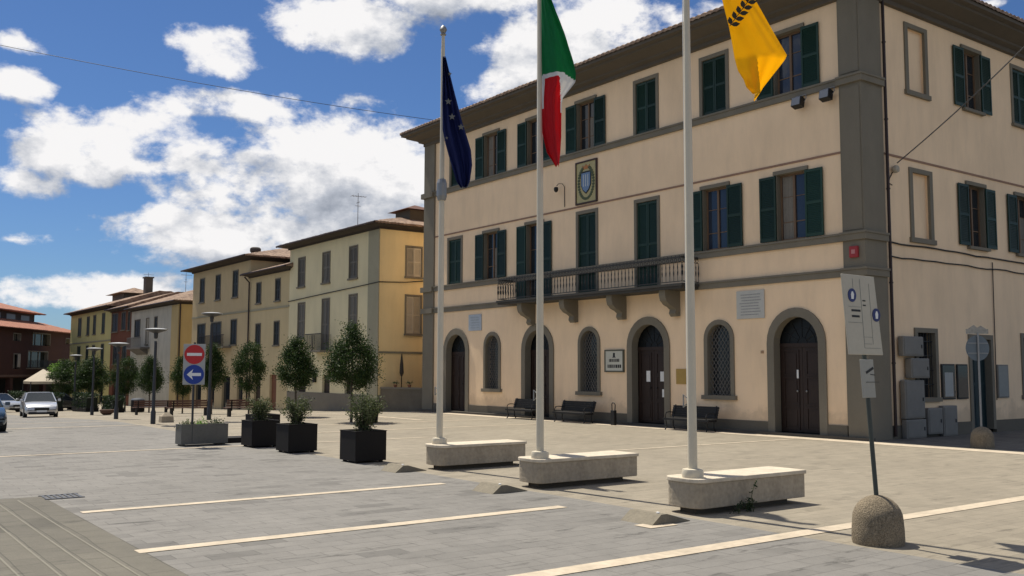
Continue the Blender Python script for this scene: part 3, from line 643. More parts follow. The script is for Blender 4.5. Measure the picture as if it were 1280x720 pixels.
t = MB(); t.box(-.16, .16, 0, .10, -.19, .19); t.build('casing', mat('red_alarm', (.34, .03, .035), .5), T, bevel=.02)
t = MB(); t.box(-.07, .07, .10, .108, -.07, .07); t.build('emblem', mat('pink_alarm', (.5, .2, .2), .5), T)
for i, (s, lab) in enumerate(((2.26, 'black floodlight hung under the ledge, further from the corner pilaster'), (1.11, 'black floodlight hung under the ledge beside the corner pilaster'))):
    T = front_thing('floodlight', lab, 'floodlight', s, .25, 11.66, 'floodlights under the top ledge')
    t = MB(); t.prism([(-.10, .14), (.14, .20), (.20, -.12), (-.04, -.20)], -.20, .20, lambda a, q, z: (q, a, z)); t.build('housing', M_BLACK, T, bevel=.015)
    t = MB(); t.prism([(.146, .18), (.160, .18), (.212, -.10), (.198, -.10)], -.17, .17, lambda a, q, z: (q, a, z)); t.build('lens', mat('floodlight_lens', (.25, .26, .28), .2), T)
    t = MB(); t.tube([(-.22, 0, 0), (-.22, -.12, .15), (-.22, -.12, .28)], .014, 5); t.tube([(.22, 0, 0), (.22, -.12, .15), (.22, -.12, .28)], .014, 5); t.tube([(-.22, -.12, .28), (.22, -.12, .28)], .014, 5); t.tube([(0, -.12, .28), (0, -.25, .26)], .02, 5); t.build('bracket', M_STEEL, T)
T = front_thing('security_camera', 'small dark dome camera on a bent arm left of the coat of arms', 'security camera', 15.45, 0, 10.3)
t = MB(); t.tube([(0, .03, -.5), (0, .04, .45), (.05, .12, .58), (.22, .2, .6), (.32, .25, .5)], .016, 6); t.build('arm', M_PIPE, T)
t = MB(); t.lathe([(.02, .46), (.09, .44), (.11, .36), (.09, .26), (.03, .21)], 12, (.34, .26, 0)); t.build('dome', M_BLACK, T, smooth=True)
# things on the side street wall
def side_thing(name, label, cat, s, z, group=None):
    p = P(0, -s, z); return thing(name, label, cat, p, A, group)
SF = lambda s, y, z: (-y, -s, z)
cabs = [(2.3, .62, 2.76, 3.44, .26, 'grey meter cabinet topmost of the stack beside the drainpipe'), (2.62, .56, 2.02, 2.70, .30, 'bulging grey meter cabinet second from the top of the stack'),
        (2.32, .60, .66, 1.96, .25, 'tall grey meter cabinet third from the top of the stack'), (2.34, .60, 0, .64, .26, 'low grey cabinet at the foot of the meter stack'),
        (3.55, .46, .10, 1.0, .25, 'low grey cabinet under the barred side window'), (4.52, .46, 0, 1.06, .25, 'grey cabinet under the notice cases, furthest from the drainpipe')]
for c, h, z0, z1, dp, lab in cabs:
    T = side_thing('meter_cabinet', lab, 'cabinet', c, z0, 'grey meter cabinets on the side wall')
    t = MB(); t.box(-h, h, .055, dp, 0, z1-z0, SF); t.build('casing', M_CAB, T, bevel=.03)
    t = MB(); t.box(-h+.06, h-.06, dp, dp+.015, .06, z1-z0-.06, SF); dr = t.build('door', M_CAB, T, bevel=.008)
    t = MB(); t.box(h-.18, h-.13, dp+.015, dp+.03, (z1-z0)/2-.06, (z1-z0)/2+.06, SF); t.build('handle', M_BLACK, dr)
for c, h, lab, paper in ((4.82, .44, 'glass notice case with a pale poster, next to the barred side window', 1), (5.77, .37, 'dark glass notice case left of the side door', 0), (8.72, .40, 'pale notice case right of the side door', 2)):
    T = side_thing('notice_case', lab, 'notice case', c, 1.27, 'notice cases on the side wall')
    t = MB(); t.box(-h, h, 0, .06, 0, 1.25, SF); t.build('case', M_BLACK if paper < 2 else M_CAB, T, bevel=.01)
    t = MB(); t.box(-h+.05, h-.05, .061, .066, .05, 1.20, SF); t.build('pane', M_GLASS if paper < 2 else mat('grey_paper', (.26, .27, .25), .7), T)
    if paper == 1: t = MB(); t.box(-.28, .28, .067, .07, .1, .95, SF); t.build('poster', mat('poster_paper', (.35, .36, .34), .6), T); 
T = side_thing('junction_box', 'pale cable junction box on the side wall beside the drainpipe', 'junction box', 1.75, 9.15)
t = MB(); t.lathe([(.02, .06), (.12, .07), (.14, .14), (.12, .22), (.03, .25)], 12, (-.0, 0, 0), 'x'); o = t.build('casing', mat('pale_box', (.38, .34, .27), .6), T); o.rotation_euler = (0, 0, math.pi)
t = MB(); t.tube([(-.05, .05, -.1), (-.05, .25, -.35), (-.05, .3, -.5), (-.05, .1, -.55)], .02, 6); t.build('conduit', M_PIPE, T)
def cable(name, pts, r, label, m=None, sag=0, n=24):
    pts = [Vector(p) for p in pts]; out = []
    if len(pts) == 2:
        for i in range(n+1):
            f_ = i/n; q = pts[0].lerp(pts[1], f_); q.z -= sag*4*f_*(1-f_); out.append(q)
    else: out = pts
    t = MB(); t.tube(out, r, 6); return single(t, name, m or M_BLACK, label, 'cable')
def wob(s0, s1, z0, z1, y, n=26, amp=.03):
    rr = random.Random(int(z0*100)); return [P(-y*-1*0 , -(s0+(s1-s0)*i/n), z0+(z1-z0)*i/n + rr.uniform(-amp, amp)) + Vector((-D.x*y, -D.y*y, 0)) for i in range(n+1)]
cable('wall_cable', wob(1.4, 20, 6.62, 6.45, .05), .028, 'upper dark cable running along the side wall below the windows')
cable('wall_cable', wob(1.4, 20, 6.12, 6.16, .05), .024, 'lower dark cable running along the side wall below the windows')
cable('overhead_cable', (P(-.2, -1.75, 9.35), Vector((17.5, 26.0, 14.6))), .022, 'overhead cable rising from the side wall across the side street', mat('grey_cable', (.10, .095, .09), .6), .25)
cable('overhead_wire', (P(27, -3, 16.5), Vector((-28.5, 43.2, 18.25))), .014, 'thin dark wire strung across the blue sky left of the town hall', None, .35)
# benches in front of the hall
def bench(label, u, w, L):
    T = thing('bench', label, 'bench', P(u, w), A, 'dark benches along the town hall wall')
    t = MB()
    for i in range(5): t.box(-L/2, L/2, -.22+.095*i, -.22+.095*i+.09, .38, .455)
    t.build('seat', M_IRON, T)
    t = MB()
    for i in range(5):
        z = .50+.085*i; y = -.24-.028*i; t.box(-L/2, L/2, y-.04, y, z, z+.084)
    t.build('backrest', M_IRON, T)
    for sx in (-1, 1):
        t = MB(); x = sx*(L/2-.12)
        t.tube([(x, .24, 0), (x, .14, .12), (x, .18, .3), (x, .2, .42), (x, -.2, .42), (x, -.25, .6), (x, -.37, .95)], .026, 6); t.tube([(x, -.30, 0), (x, -.2, .14), (x, -.22, .42)], .026, 6)
        t.tube([(x, -.28, .66), (x, .0, .68), (x, .16, .66), (x, .22, .56), (x, .2, .43)], .02, 6); t.build('leg', M_IRON, T)
    return T
bench('dark slatted bench in front of the left middle door, half behind a flagpole', 17.35, 1.0, 2.1)
bench('dark slatted bench under the middle arched window', 13.75, 1.0, 2.2)
bench('dark slatted bench under the arched window nearest the street corner', 6.95, 1.0, 2.3)
T = thing('ash_bin', 'slim black ash bin with loop handle left of the door with paper notices', 'bin', P(11.2, .95), A)
t = MB(); t.box(-.11, .11, -.07, .07, 0, .62); t.build('body', M_BLACK, T, bevel=.01)
t = MB(); t.tube([(-.09, 0, .62), (-.1, 0, .86), (-.04, 0, .92), (.04, 0, .93), (.1, 0, .88), (.09, 0, .62)], .022, 6); t.build('handle', M_BLACK, T)

# ------------------------------------------------------------------ flagpole blocks, poles and flags
def block(u, lab, w0, w1):
    T = thing('stone_block', lab, 'stone block', P(u, w1), A, 'travertine blocks carrying the flagpoles')
    Lb = w1-w0; hw = .37
    def outline(g=0):
        p = [(hw-g, -Lb+g), (hw-g, -.16)]
        p += [((hw-g)*math.copysign(abs(math.cos(q))**.6, math.cos(q)), -.16+(.16-g)*math.sin(q)) for q in [math.pi*i/10 for i in range(1, 10)]]
        return p + [(-hw+g, -.16), (-hw+g, -Lb+g)]
    def pr(t, g, z0, z1):
        pts = outline(g); t.prism([(x, y) for x, y in pts], z0, z1, lambda a, z, b: (a, b, z))
    t = MB(); pr(t, .21, -.05, .105); t.build('foot', mat('shade_dark_block_foot', (.12, .10, .075), .95, .2, 3), T)  # foot coloured darker to deepen the shade under the block
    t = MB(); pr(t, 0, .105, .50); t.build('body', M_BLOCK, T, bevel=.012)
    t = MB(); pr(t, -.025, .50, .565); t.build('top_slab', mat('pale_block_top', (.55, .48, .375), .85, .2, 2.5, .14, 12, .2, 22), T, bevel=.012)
    return T
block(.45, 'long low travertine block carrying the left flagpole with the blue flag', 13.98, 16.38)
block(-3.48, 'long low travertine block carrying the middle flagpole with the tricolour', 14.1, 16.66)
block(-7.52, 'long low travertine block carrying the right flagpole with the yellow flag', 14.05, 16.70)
def pole(u, w, h, lab):
    T = thing('flagpole', lab, 'flagpole', P(u, w, .565), A, 'tall off-white flagpoles')
    t = MB(); t.lathe([(.17, 0), (.175, .07), (.16, .13), (.10, .14)], 20); t.build('base_collar', M_POLE, T, smooth='auto')
    t = MB(); t.lathe([(.076, .14), (.070, 2.5), (.063, 5.6), (.058, h*.6), (.045, h-.4), (.038, h)], 18); t.build('shaft', M_POLE, T, smooth='auto')
    t = MB(); t.lathe([(.05, h), (.075, h+.02), (.05, h+.06), (.09, h+.14), (.07, h+.2), (.02, h+.25)], 14); t.build('finial', M_STEEL, T, smooth='auto')
    t = MB(); t.tube([(.10, 0, 1.2), (.085, 0, h-.3)], .006, 4); t.build('halyard', M_WHITE, T)
    t = MB(); t.tube([(.07, .04, 1.25), (.13, .05, 1.3), (.13, .05, 1.1), (.07, .04, 1.15)], .014, 5); t.build('cleat', M_STEEL, T)
    return T
pL = pole(.56, 16.1, 9.62, 'left flagpole with the limp dark blue flag'); pM = pole(-3.62, 16.45, 10.15, 'middle flagpole with the green white and red flag'); pR = pole(-7.60, 16.50, 10.15, 'right flagpole with the yellow flag')
t = MB(); t.lathe([(.095, 5.65), (.12, 5.75), (.12, 6.05), (.09, 6.15)], 12); t.build('joint_clamp', M_STEEL, pL)
def inpoly(x, z, poly):
    c = False; n = len(poly)
    for i in range(n):
        (x1, z1), (x2, z2) = poly[i], poly[i-1]
        if (z1 > z) != (z2 > z) and x < (x2-x1)*(z-z1)/(z2-z1)+x1: c = not c
    return c
def flag(name, lab, X, Y, left, right, zone, mats, fold, nrow=110, ncol=26, extra=None):
    """hanging cloth: left/right give x (metres, relative to the pole) by height; fold(f, z) gives its depth"""
    def look(tb, z):
        for (za, xa), (zb, xb) in zip(tb[:-1], tb[1:]):
            if zb <= z <= za: return xa + (xb-xa)*(za-z)/(za-zb)
        return tb[-1][1] if z < tb[-1][0] else tb[0][1]
    zt, zb = left[0][0], min(left[-1][0], right[-1][0]); mb = MB()
    for j in range(nrow+1):
        z = zt + (zb-zt)*j/nrow; a, b = look(left, z), look(right, z)
        for i in range(ncol+1):
            f_ = i/ncol; x = a + (b-a)*f_; mb.v.append((x, fold(f_, z, x), z))
    for j in range(nrow):
        for i in range(ncol):
            k_ = j*(ncol+1)+i; q = [mb.v[k_], mb.v[k_+1], mb.v[k_+ncol+2], mb.v[k_+ncol+1]]
            cx, cz = sum(p[0] for p in q)/4, sum(p[2] for p in q)/4
            mb.f.append((k_, k_+ncol+1, k_+ncol+2, k_+1)); mb.m.append(zone(cx, cz))
    T = thing(name, lab, 'flag', (X, Y, 0), 0)
    o = mb.build('cloth', mats, T, smooth=True, flip=False); s_ = o.modifiers.new('thickness', 'SOLIDIFY'); s_.thickness = .004
    return T, look
CB, CG, CW, CRD, CY = clothmat('navy_cloth', (.010, .016, .085), .15), clothmat('green_cloth', (.015, .20, .07), .5), clothmat('white_cloth', (.72, .72, .72), .4), clothmat('red_cloth', (.60, .02, .03), .5), clothmat('yellow_cloth', (.98, .66, .02), .62)
# navy flag (relative to pole at x=-1.63,y=21.9)
eul = [(9.58, -.02), (8.5, -.02), (7.84, -.01), (7.5, .06), (7.1, .17), (6.6, .33), (6.47, .42)]
eur = [(9.58, .05), (9.33, .11), (8.81, .24), (8.04, .44), (7.6, .58), (7.33, .66), (6.98, .69), (6.6, .64), (6.47, .58)]
T, lk = flag('european_flag', 'limp dark blue flag with pale stars on the left flagpole', -1.62, 21.83, eul, eur, lambda x, z: 0, [CB],
     lambda f_, z, x: -.02-.10*math.sin(f_*9.5+z*.7)*min(1, (9.6-z)*.5)*.6 - .05*math.sin(f_*21+1) - .012*math.sin(f_*47+z*6))
def star(t, x, y, z, r):
    t.prism([(x + (r if i % 2 == 0 else r*.42)*math.sin(math.pi*i/5), z + (r if i % 2 == 0 else r*.42)*math.cos(math.pi*i/5)) for i in range(10)], y-.008, y)
for x, z, r in ((.16, 9.12, .05), (.13, 8.46, .085), (.22, 8.10, .085), (.43, 7.86, .08), (.10, 7.6, .04)):
    t = MB(); star(t, x, -.16, z, r); t.build('star', mat('pale_star', (.14, .14, .13), .7), T)
# tricolour
itl = [(10.4, .04), (8.05, .06), (7.5, .06), (6.9, .07), (6.5, .16), (6.22, .33)]
itr = [(10.4, .12), (9.59, .24), (8.94, .50), (8.30, .69), (8.10, .73), (7.93, .72), (7.62, .48), (7.5, .45), (6.82, .44), (6.5, .42), (6.22, .39)]
whit = [(.04, 8.07), (.46, 8.10), (.76, 7.95), (.76, 7.3), (.43, 7.3), (.43, 7.55), (.40, 8.00), (.12, 8.00), (.09, 7.4), (.0, 7.4)]
def itz(x, z):
    if inpoly(x, z, whit): return 1
    if z > 8.02 or (x > .46 and z > 7.93 + (x-.46)*.1): return 0
    return 2 if x < .455 else 1
flag('italian_flag', 'green white and red flag drooping on the middle flagpole', .52, 18.36, itl, itr, itz, [CG, CW, CRD],
     lambda f_, z, x: -.02-.09*math.sin(f_*7+.5+z*.5)*min(1, .4+(10.4-z)*.3) - (.12*max(0, 6.95-z)*math.sin(f_*3.1)) - .014*math.sin(f_*31+z*4) - .008*math.sin(z*17+f_*9), 150, 34)
# yellow flag: hoist at the top of the pole, corner hanging to the right
yl = [(10.5, .03), (9.6, .10), (8.9, .38), (8.3, .60), (8.2, .62), (7.84, .70), (7.47, .76), (7.11, .82), (6.94, .90), (6.80, .93), (6.69, 1.02)]
yr = [(10.5, .10), (9.6, .62), (8.9, .93), (8.32, 1.13), (7.81, 1.41), (7.38, 1.64), (7.30, 1.60), (6.9, 1.29), (6.78, 1.22), (6.69, 1.16)]
def yfold(f_, z, x):
    y = -.04-.06*math.sin(f_*6+z*.6)-.012*math.sin(f_*23+z*5)
    if z < 7.33: y += (7.33-z)*(.45 if x > 1.13 else -.25) 
    return y
T, lk = flag('yellow_flag', 'yellow flag with a dark laurel branch on the right flagpole', 2.84, 15.15, yl, yr, lambda x, z: 0, [CY], yfold, 130, 34)
t = MB()
for i in range(7):
    f_ = i/6; cx, cz = .70+.42*f_, 7.84+.56*f_
    for sg, an in ((1, R(100)), (-1, R(8))):
        ca, sa = math.cos(an), math.sin(an); Ll, Wl = .15, .042
        pts = [(cx + ca*a_*Ll - sa*b_*Wl, cz + sa*a_*Ll*.9 + ca*b_*Wl) for a_, b_ in ((0, 0), (.3, .8), (.6, .9), (1, 0), (.6, -.9), (.3, -.8))]
        t.prism(pts, -.125, -.118)
t.tube([(.68, -.122, 7.82), (1.13, -.122, 8.43)], .008, 4); t.build('laurel_branch', mat('black_print', (.03, .025, .012), .7), T)

# low stone wedges in the kerb line
def wedge(u, w, lab):
    T = thing('stone_wedge', lab, 'stone wedge', P(u, w), A, 'low stone wedges between road and piazza')
    t = MB(); t.prism([(.30, -.02), (.30, .005), (.10, .15), (-.02, .15), (-.50, .015), (-.50, -.02)], -.33, .33, lambda a, s_, z: (s_, a, z)); t.build('body', mat('wedge_stone', (.20, .175, .13), .9, .2, 4, .15, 25, .4, 30), T)
    t = MB(); t.lathe([(.028, .13), (.028, .165), (.01, .17)], 8, (-.2, .04, 0)); t.build('stud', M_WHITE, T)
wedge(-3.55, 17.45, 'low stone wedge in front of the middle flagpole block'); wedge(-7.78, 17.62, 'low stone wedge in front of the right flagpole block'); wedge(.62, 17.1, 'low stone wedge in front of the left flagpole block')

# ------------------------------------------------------------------ vegetation
def leaves(mb, n, centre_fn, size, rnd, asp=.55, droop=0):
    for _ in range(n):
        c = centre_fn(); d1 = Vector((rnd.gauss(0, 1), rnd.gauss(0, 1), rnd.gauss(0, .7)-droop)).normalized(); d2 = d1.cross(Vector((rnd.gauss(0, 1), rnd.gauss(0, 1), rnd.gauss(0, 1)))).normalized()
        l = size*rnd.uniform(.7, 1.3); a = d1*l; b = d2*l*asp
        mb.quad(c, c + a*.45 + b*.5, c + a, c + a*.45 - b*.5)
def crown_mesh(seed, n, Rx, Hc, kind='cone', size=.085, ncl=80):
    rnd = random.Random(seed); cl = []
    def rad(t): 
        if kind == 'cone': return Rx*(math.sin(min(1, t/.28)*math.pi/2)*(1 if t < .28 else (1-((t-.28)/.72)**1.45)))
        return Rx*math.sqrt(max(0, 1-(2*t-1)**2))
    while len(cl) < ncl:
        t = rnd.random(); r = rad(t)
        if rnd.random() > (r/Rx)+.08: continue
        q = rnd.uniform(.35, 1.0)**.6; an = rnd.uniform(0, 2*math.pi); k_ = r*q*rnd.uniform(.9, 1.06)
        cl.append((Vector((k_*math.cos(an), k_*math.sin(an), t*Hc)), rnd.uniform(.12, .22)*Rx/1.2*1.25))
    mb = MB()
    def cf():
        c, s_ = rnd.choice(cl); return c + Vector((rnd.gauss(0, s_), rnd.gauss(0, s_), rnd.gauss(0, s_*.8)))
    leaves(mb, n, cf, size, rnd)
    # stray twigs with leaves for an uneven outline
    for _ in range(int(ncl*.5)):
        t = rnd.random(); r = rad(t); an = rnd.uniform(0, 2*math.pi); c = Vector((r*1.05*math.cos(an), r*1.05*math.sin(an), t*Hc+.05)); dr = Vector((math.cos(an), math.sin(an), rnd.uniform(-.2, 1))).normalized()
        for k_ in range(7):
            cc = c + dr*.05*k_*Rx; leaves(mb, 1, lambda: cc + Vector((rnd.gauss(0, .02), rnd.gauss(0, .02), rnd.gauss(0, .02))), size, rnd)
    return mb
def tree_proto(seed, Rx, Hc, Ht, n=5200, m=None, size=.085, kind='cone'):
    T = thing('street_tree', '', '', (0, 0, 0), 0)
    crown_mesh(seed, n, Rx, Hc, kind, size).build('crown', m or M_LEAF, T, flip=False); cr_ = [x for x in COL.objects if x.parent == T][0]; cr_.location = (0, 0, Ht-Hc)
    rnd = random.Random(seed); t = MB(); zc = Ht-Hc
    t.tube([(0, 0, -.1), (.02, .01, zc*.5), (-.01, 0, zc), (.01, 0, zc+Hc*.5), (0, 0, zc+Hc*.85)], [.075, .06, .052, .035, .012], 8)
    for i in range(9):
        an = i*2.4; z = zc-.1+i*Hc*.07; r = Rx*(.7-.04*i); t.tube([(0, 0, z), (r*.45*math.cos(an), r*.45*math.sin(an), z+.22), (r*math.cos(an), r*math.sin(an), z+.42)], [.028, .018, .006], 5)
    t.build('trunk', M_BARK, T)
    return reg(T)

def put_tree(proto, first, u, w, sc, rz, lab, name='street_tree', group='small round street trees in the row'):
    T = proto if first else copy_tree(proto)
    T.location = P(u, w, zu(u)); T.rotation_euler = (0, 0, rz); T.scale = sc; tag(T, lab, 'tree', group); return T
TA = tree_proto(11, 1.22, 2.65, 4.15, 20000, size=.085); TB = tree_proto(23, 1.02, 2.45, 3.8, 14000, size=.09); TC = tree_proto(47, 1.02, 2.3, 3.7, 13000, size=.09, kind='ball')
put_tree(TA, True, 19.33, 8.8, (.88, .88, .98), .3, 'largest nearest street tree, in front of the cream building corner')
put_tree(TB, True, 25.2, 8.8, (.87, .87, 1), 1.0, 'dark conical street tree under the small balcony of the cream building')
put_tree(TC, True, 31.2, 8.8, (0.76, 0.76, 1.0), 2.2, 'dark street tree left of the small balcony, third from the right of the row')
put_tree(TB, False, 37.0, 8.8, (0.77, 0.77, 1.06), 3.9, 'dark street tree behind the post with the round traffic signs')
put_tree(TC, False, 42.3, 8.8, (0.7, 0.7, .92), 5.1, 'dark street tree just left of the round traffic signs')
put_tree(TB, False, 49.5, 8.8, (0.81, 0.81, 1.0), .7, 'dark street tree in front of the whitish building')
put_tree(TC, False, 55.6, 8.8, (0.86, 0.86, 1.04), 1.9, 'dark street tree in front of the narrow red house')
put_tree(TB, False, 65.0, 9.0, (1.35, 1.35, 1.12), 2.8, 'broad dark street tree in front of the yellow-green house')
put_tree(TC, False, 70.5, 9.6, (1.35, 1.35, 1.1), 4.4, 'broad dark street tree beside the pale café canopy')
TL = tree_proto(31, .95, 1.5, 4.3, 1500, M_LEAFL, .14, 'ball'); TL.name = 'young_tree'
TL.location = (-42.6, 90.5, gz(-42.6, 90.5)-.1); tag(TL, 'bright green sunlit young tree above the café canopy', 'tree')

# ---- planters with shrubs
def shrub(seed, R_, H_, n, m, size=.06, stems=9):
    rnd = random.Random(seed); T = thing('potted_shrub', '', '', (0, 0, 0)); t = MB(); tips = []
    for i in range(stems*3):
        an = rnd.uniform(0, 6.28); r = R_*rnd.uniform(.1, 1)**.7; h = H_*rnd.uniform(.55, 1.0); p0 = Vector((rnd.uniform(-.12, .12), rnd.uniform(-.12, .12), 0))
        p2 = Vector((r*math.cos(an), r*math.sin(an), h)); p1 = (p0+p2)/2 + Vector((0, 0, h*.12)); t.tube([p0, p1, p2], [.010, .007, .003], 4); tips.append((p0, p1, p2))
    t.build('stems', M_BARK, T)
    mb = MB()
    def cf():
        p0, p1, p2 = rnd.choice(tips); f_ = rnd.uniform(.15, 1.05); q = p0.lerp(p1, f_*2) if f_ < .5 else p1.lerp(p2, f_*2-1)
        return q + Vector((rnd.gauss(0, .05), rnd.gauss(0, .05), rnd.gauss(0, .04)))
    leaves(mb, n, cf, size, rnd, .38); mb.build('foliage', m, T, flip=False); return reg(T)
def planter(lab, u, w, L, Wd, H_, m, rz=A):
    T = thing('planter', lab, 'planter', P(u, w, zu(u)), rz, 'square dark planters')
    t = MB(); z0 = .05
    t.box(-L/2, L/2, -Wd/2, -Wd/2+.03, z0, H_); t.box(-L/2, L/2, Wd/2-.03, Wd/2, z0, H_); t.box(-L/2, -L/2+.03, -Wd/2+.03, Wd/2-.03, z0, H_); t.box(L/2-.03, L/2, -Wd/2+.03, Wd/2-.03, z0, H_)
    t.box(-L/2+.03, L/2-.03, -Wd/2+.03, Wd/2-.03, z0, z0+.05); t.build('box', m, T, bevel=.006)
    t = MB()
    for a, b in ((-1, -1), (1, -1), (1, 1), (-1, 1)): t.box(a*(L/2-.1)-.04, a*(L/2-.1)+.04, b*(Wd/2-.1)-.04, b*(Wd/2-.1)+.04, 0, z0)
    t.build('feet', m, T)
    t = MB(); t.box(-L/2+.03, L/2-.03, -Wd/2+.03, Wd/2-.03, H_-.12, H_-.06); t.build('soil', M_SOIL, T)
    t = MB(); 
    t.box(-L/2-.01, L/2+.01, -Wd/2-.01, -Wd/2+.05, H_, H_+.015); t.box(-L/2-.01, L/2+.01, Wd/2-.05, Wd/2+.01, H_, H_+.015); t.box(-L/2-.01, -L/2+.05, -Wd/2+.05, Wd/2-.05, H_, H_+.015); t.box(L/2-.05, L/2+.01, -Wd/2+.05, Wd/2-.05, H_, H_+.015); t.build('rim', m, T)
    return T
S1 = shrub(5, .52, .95, 3600, M_LEAF2, .065, 12); S2 = shrub(9, .48, .80, 2600, M_LEAF2, .065, 12)
def put_shrub(S, first, u, w, z, sc, rz, lab):
    T = S if first else copy_tree(S); T.location = P(u, w, z+zu(u)); T.scale = (sc,)*3; T.rotation_euler = (0, 0, rz); tag(T, lab, 'shrub', 'olive shrubs in the planters'); return T
planter('dark square planter nearest the left flagpole', 3.05, 16.75, .84, .84, .76, M_BOXDK); put_shrub(S1, True, 3.05, 16.75, .68, 1.0, .4, 'upright shrub in the planter nearest the left flagpole')
planter('dark square planter second from the left flagpole', 6.55, 16.95, .84, .84, .76, M_BOXDK); put_shrub(S2, True, 6.55, 16.95, .68, 1.0, .4, 'spreading olive shrub in the second dark planter from the flagpoles')
planter('dark square planter beside the long grey planter', 8.9, 17.05, .84, .84, .76, M_BOXDK); put_shrub(S2, False, 8.9, 17.05, .68, .92, 2.4, 'thin olive shrub in the dark planter beside the long grey planter')
planter('dark square planter standing behind the one beside the grey planter', 11.6, 15.9, .84, .84, .80, M_BOXDK)
T = planter('long grey concrete planter with the traffic sign post', 10.45, 18.25, .55, 1.40, .62, M_GREYP); T['group'] = 'long grey planter'
t = MB(); t.box(-.45, .45, -.75, .75, 0, .16); single(t, 'metal_slab', M_BOXDK, 'low dark slab between the grey planter and the dark square planters', 'slab', P(11.1, 17.05), A)
rnd = random.Random(4)
for i, (q, m, lab) in enumerate(((-.45, M_LEAF2, 'small flowering plant at the left end of the grey planter'), (-.05, M_LEAFL, 'yellow flowers in the middle of the grey planter'), (.42, M_LEAF, 'dark low plant at the right end of the grey planter'))):
    t = MB(); leaves(t, 260, lambda: Vector((rnd.gauss(0, .09), rnd.gauss(0, .12), abs(rnd.gauss(.02, .09)))), .06, rnd, .5)
    T = thing('flowering_plant', lab, 'plant', P(10.45, 18.25-q, .55), A, 'small plants in the grey planter'); t.build('leaves', m, T, flip=False)
    t = MB(); t.lathe([(.012, -.05), (.012, .1)], 6); t.build('stem', M_BARK, T)
# round dark pot behind
T = thing('round_pot', 'tall round dark flowerpot at the foot of the largest street tree', 'flowerpot', P(18.4, 8.35), A)
t = MB(); t.lathe([(.26, 0), (.30, .05), (.37, .80), (.40, .82), (.40, .90), (.35, .90), (.34, .80), (.02, .78)], 20); t.build('pot', M_BOXDK, T, smooth='auto')
t = MB(); leaves(t, 160, lambda: Vector((rnd.gauss(0, .14), rnd.gauss(0, .14), .86+abs(rnd.gauss(0, .07)))), .07, rnd); t.build('plant', M_LEAF2, T, flip=False)
# weed at the right block
T = thing('weed', 'dark weed growing against the side of the right flagpole block', 'plant', P(-8.0, 15.7), A)
t = MB(); rnd = random.Random(8); tips = []
for i in range(7):
    x, h = rnd.uniform(-.06, .02), rnd.uniform(.15, .52 if i < 3 else .25); y0 = rnd.uniform(-.25, .25) if i > 2 else -.12; p = [(x, y0, 0), (x+.02, y0+.02, h*.5), (x-.02, y0+rnd.uniform(-.05, .05), h)]; t.tube(p, [.007, .005, .002], 4); tips.append(p)
t.build('stems', M_LEAF2, T)
t = MB(); leaves(t, 220, lambda: (lambda p, f_: Vector(p[1]).lerp(Vector(p[2]), f_))(rnd.choice(tips), rnd.uniform(-.8, 1)) + Vector((rnd.gauss(0, .02), rnd.gauss(0, .025), 0)), .05, rnd, .4); t.build('foliage', M_HEDGE, T, flip=False)

# ---- traffic sign post in the grey planter
def disc(t, c, r, y0, y1, n=28): t.lathe([(r, y0), (r, y1)], n, c, 'y')
SP = thing('traffic_sign', 'post with a red no-entry sign above a blue arrow sign in the grey planter', 'traffic sign', (-9.42, 28.35, .5), R(20))
t = MB(); t.lathe([(.032, -.4), (.032, 2.55)], 12); t.build('pole', M_LAMP, SP)
t = MB(); t.box(-.31, .31, -.055, -.04, 1.30, 2.50); t.build('back_board', mat('sign_board_grey', (.36, .36, .35), .5), SP, bevel=.005)
t = MB(); disc(t, (0, 0, 2.19), .285, -.062, -.056); rd = t.build('no_entry_disc', M_RED, SP)
t = MB(); t.box(-.21, .21, -.068, -.063, 2.15, 2.235); t.build('white_bar', M_WHITE, rd)
t = MB(); disc(t, (0, 0, 1.60), .285, -.062, -.056); bd = t.build('direction_disc', M_BLUE, SP)
t = MB(); t.prism([(-.20, 1.60), (-.02, 1.76), (-.06, 1.645), (.20, 1.645), (.20, 1.555), (-.06, 1.555), (-.02, 1.44)], -.068, -.063); t.build('white_arrow', M_WHITE, bd)

# ---- leaning sign on a concrete dome, right foreground
def dome(lab, loc, r=.33, h=.63, nm='concrete_bollard', rz=0):
    T = thing(nm, lab, 'bollard', loc, rz)
    t = MB(); t.lathe([(r*.97, 0), (r, .05), (r*.99, h*.30), (r*.96, h*.50)] + [(r*.96*math.cos(q), h*.50+h*.50*math.sin(q)) for q in [math.pi/2*i/7 for i in range(1, 7)]] + [(.02, h)], 36)
    t.build('dome', M_BOLL, T, smooth='auto'); return T
dome('round topped washed-concrete bollard holding the leaning parking sign', (4.80, 12.70, 0))
SG = thing('parking_sign', 'tall cream sign panel with two blue discs on a leaning pole', 'sign', (4.795, 12.70, .60), A-R(90))
KX = 1.42                                        # the panel faces along the row, so it is seen foreshortened
ln = lambda x, y, z: (x*KX - .03 - .090*z, y, z)
t = MB(); t.tube([ln(.02, 0, -.15), ln(0, 0, 2.88)], .030, 12); t.build('pole', mat('dark_green_grey_pole', (.045, .055, .05), .5), SG)
t = MB(); t.hexa([ln(-.28, -.06, 1.86), ln(.25, -.06, 1.86), ln(.25, -.035, 1.86), ln(-.28, -.035, 1.86), ln(-.30, -.06, 2.90), ln(.20, -.06, 2.90), ln(.20, -.035, 2.90), ln(-.30, -.035, 2.90)]); pn = t.build('panel', M_PANEL, SG, bevel=.006)
t = MB(); bx = lambda x0, x1, z0, z1, y=-.063: t.hexa([ln(x0, y, z0), ln(x1, y, z0), ln(x1, -.0605, z0), ln(x0, -.0605, z0), ln(x0, y, z1), ln(x1, y, z1), ln(x1, -.0605, z1), ln(x0, -.0605, z1)])
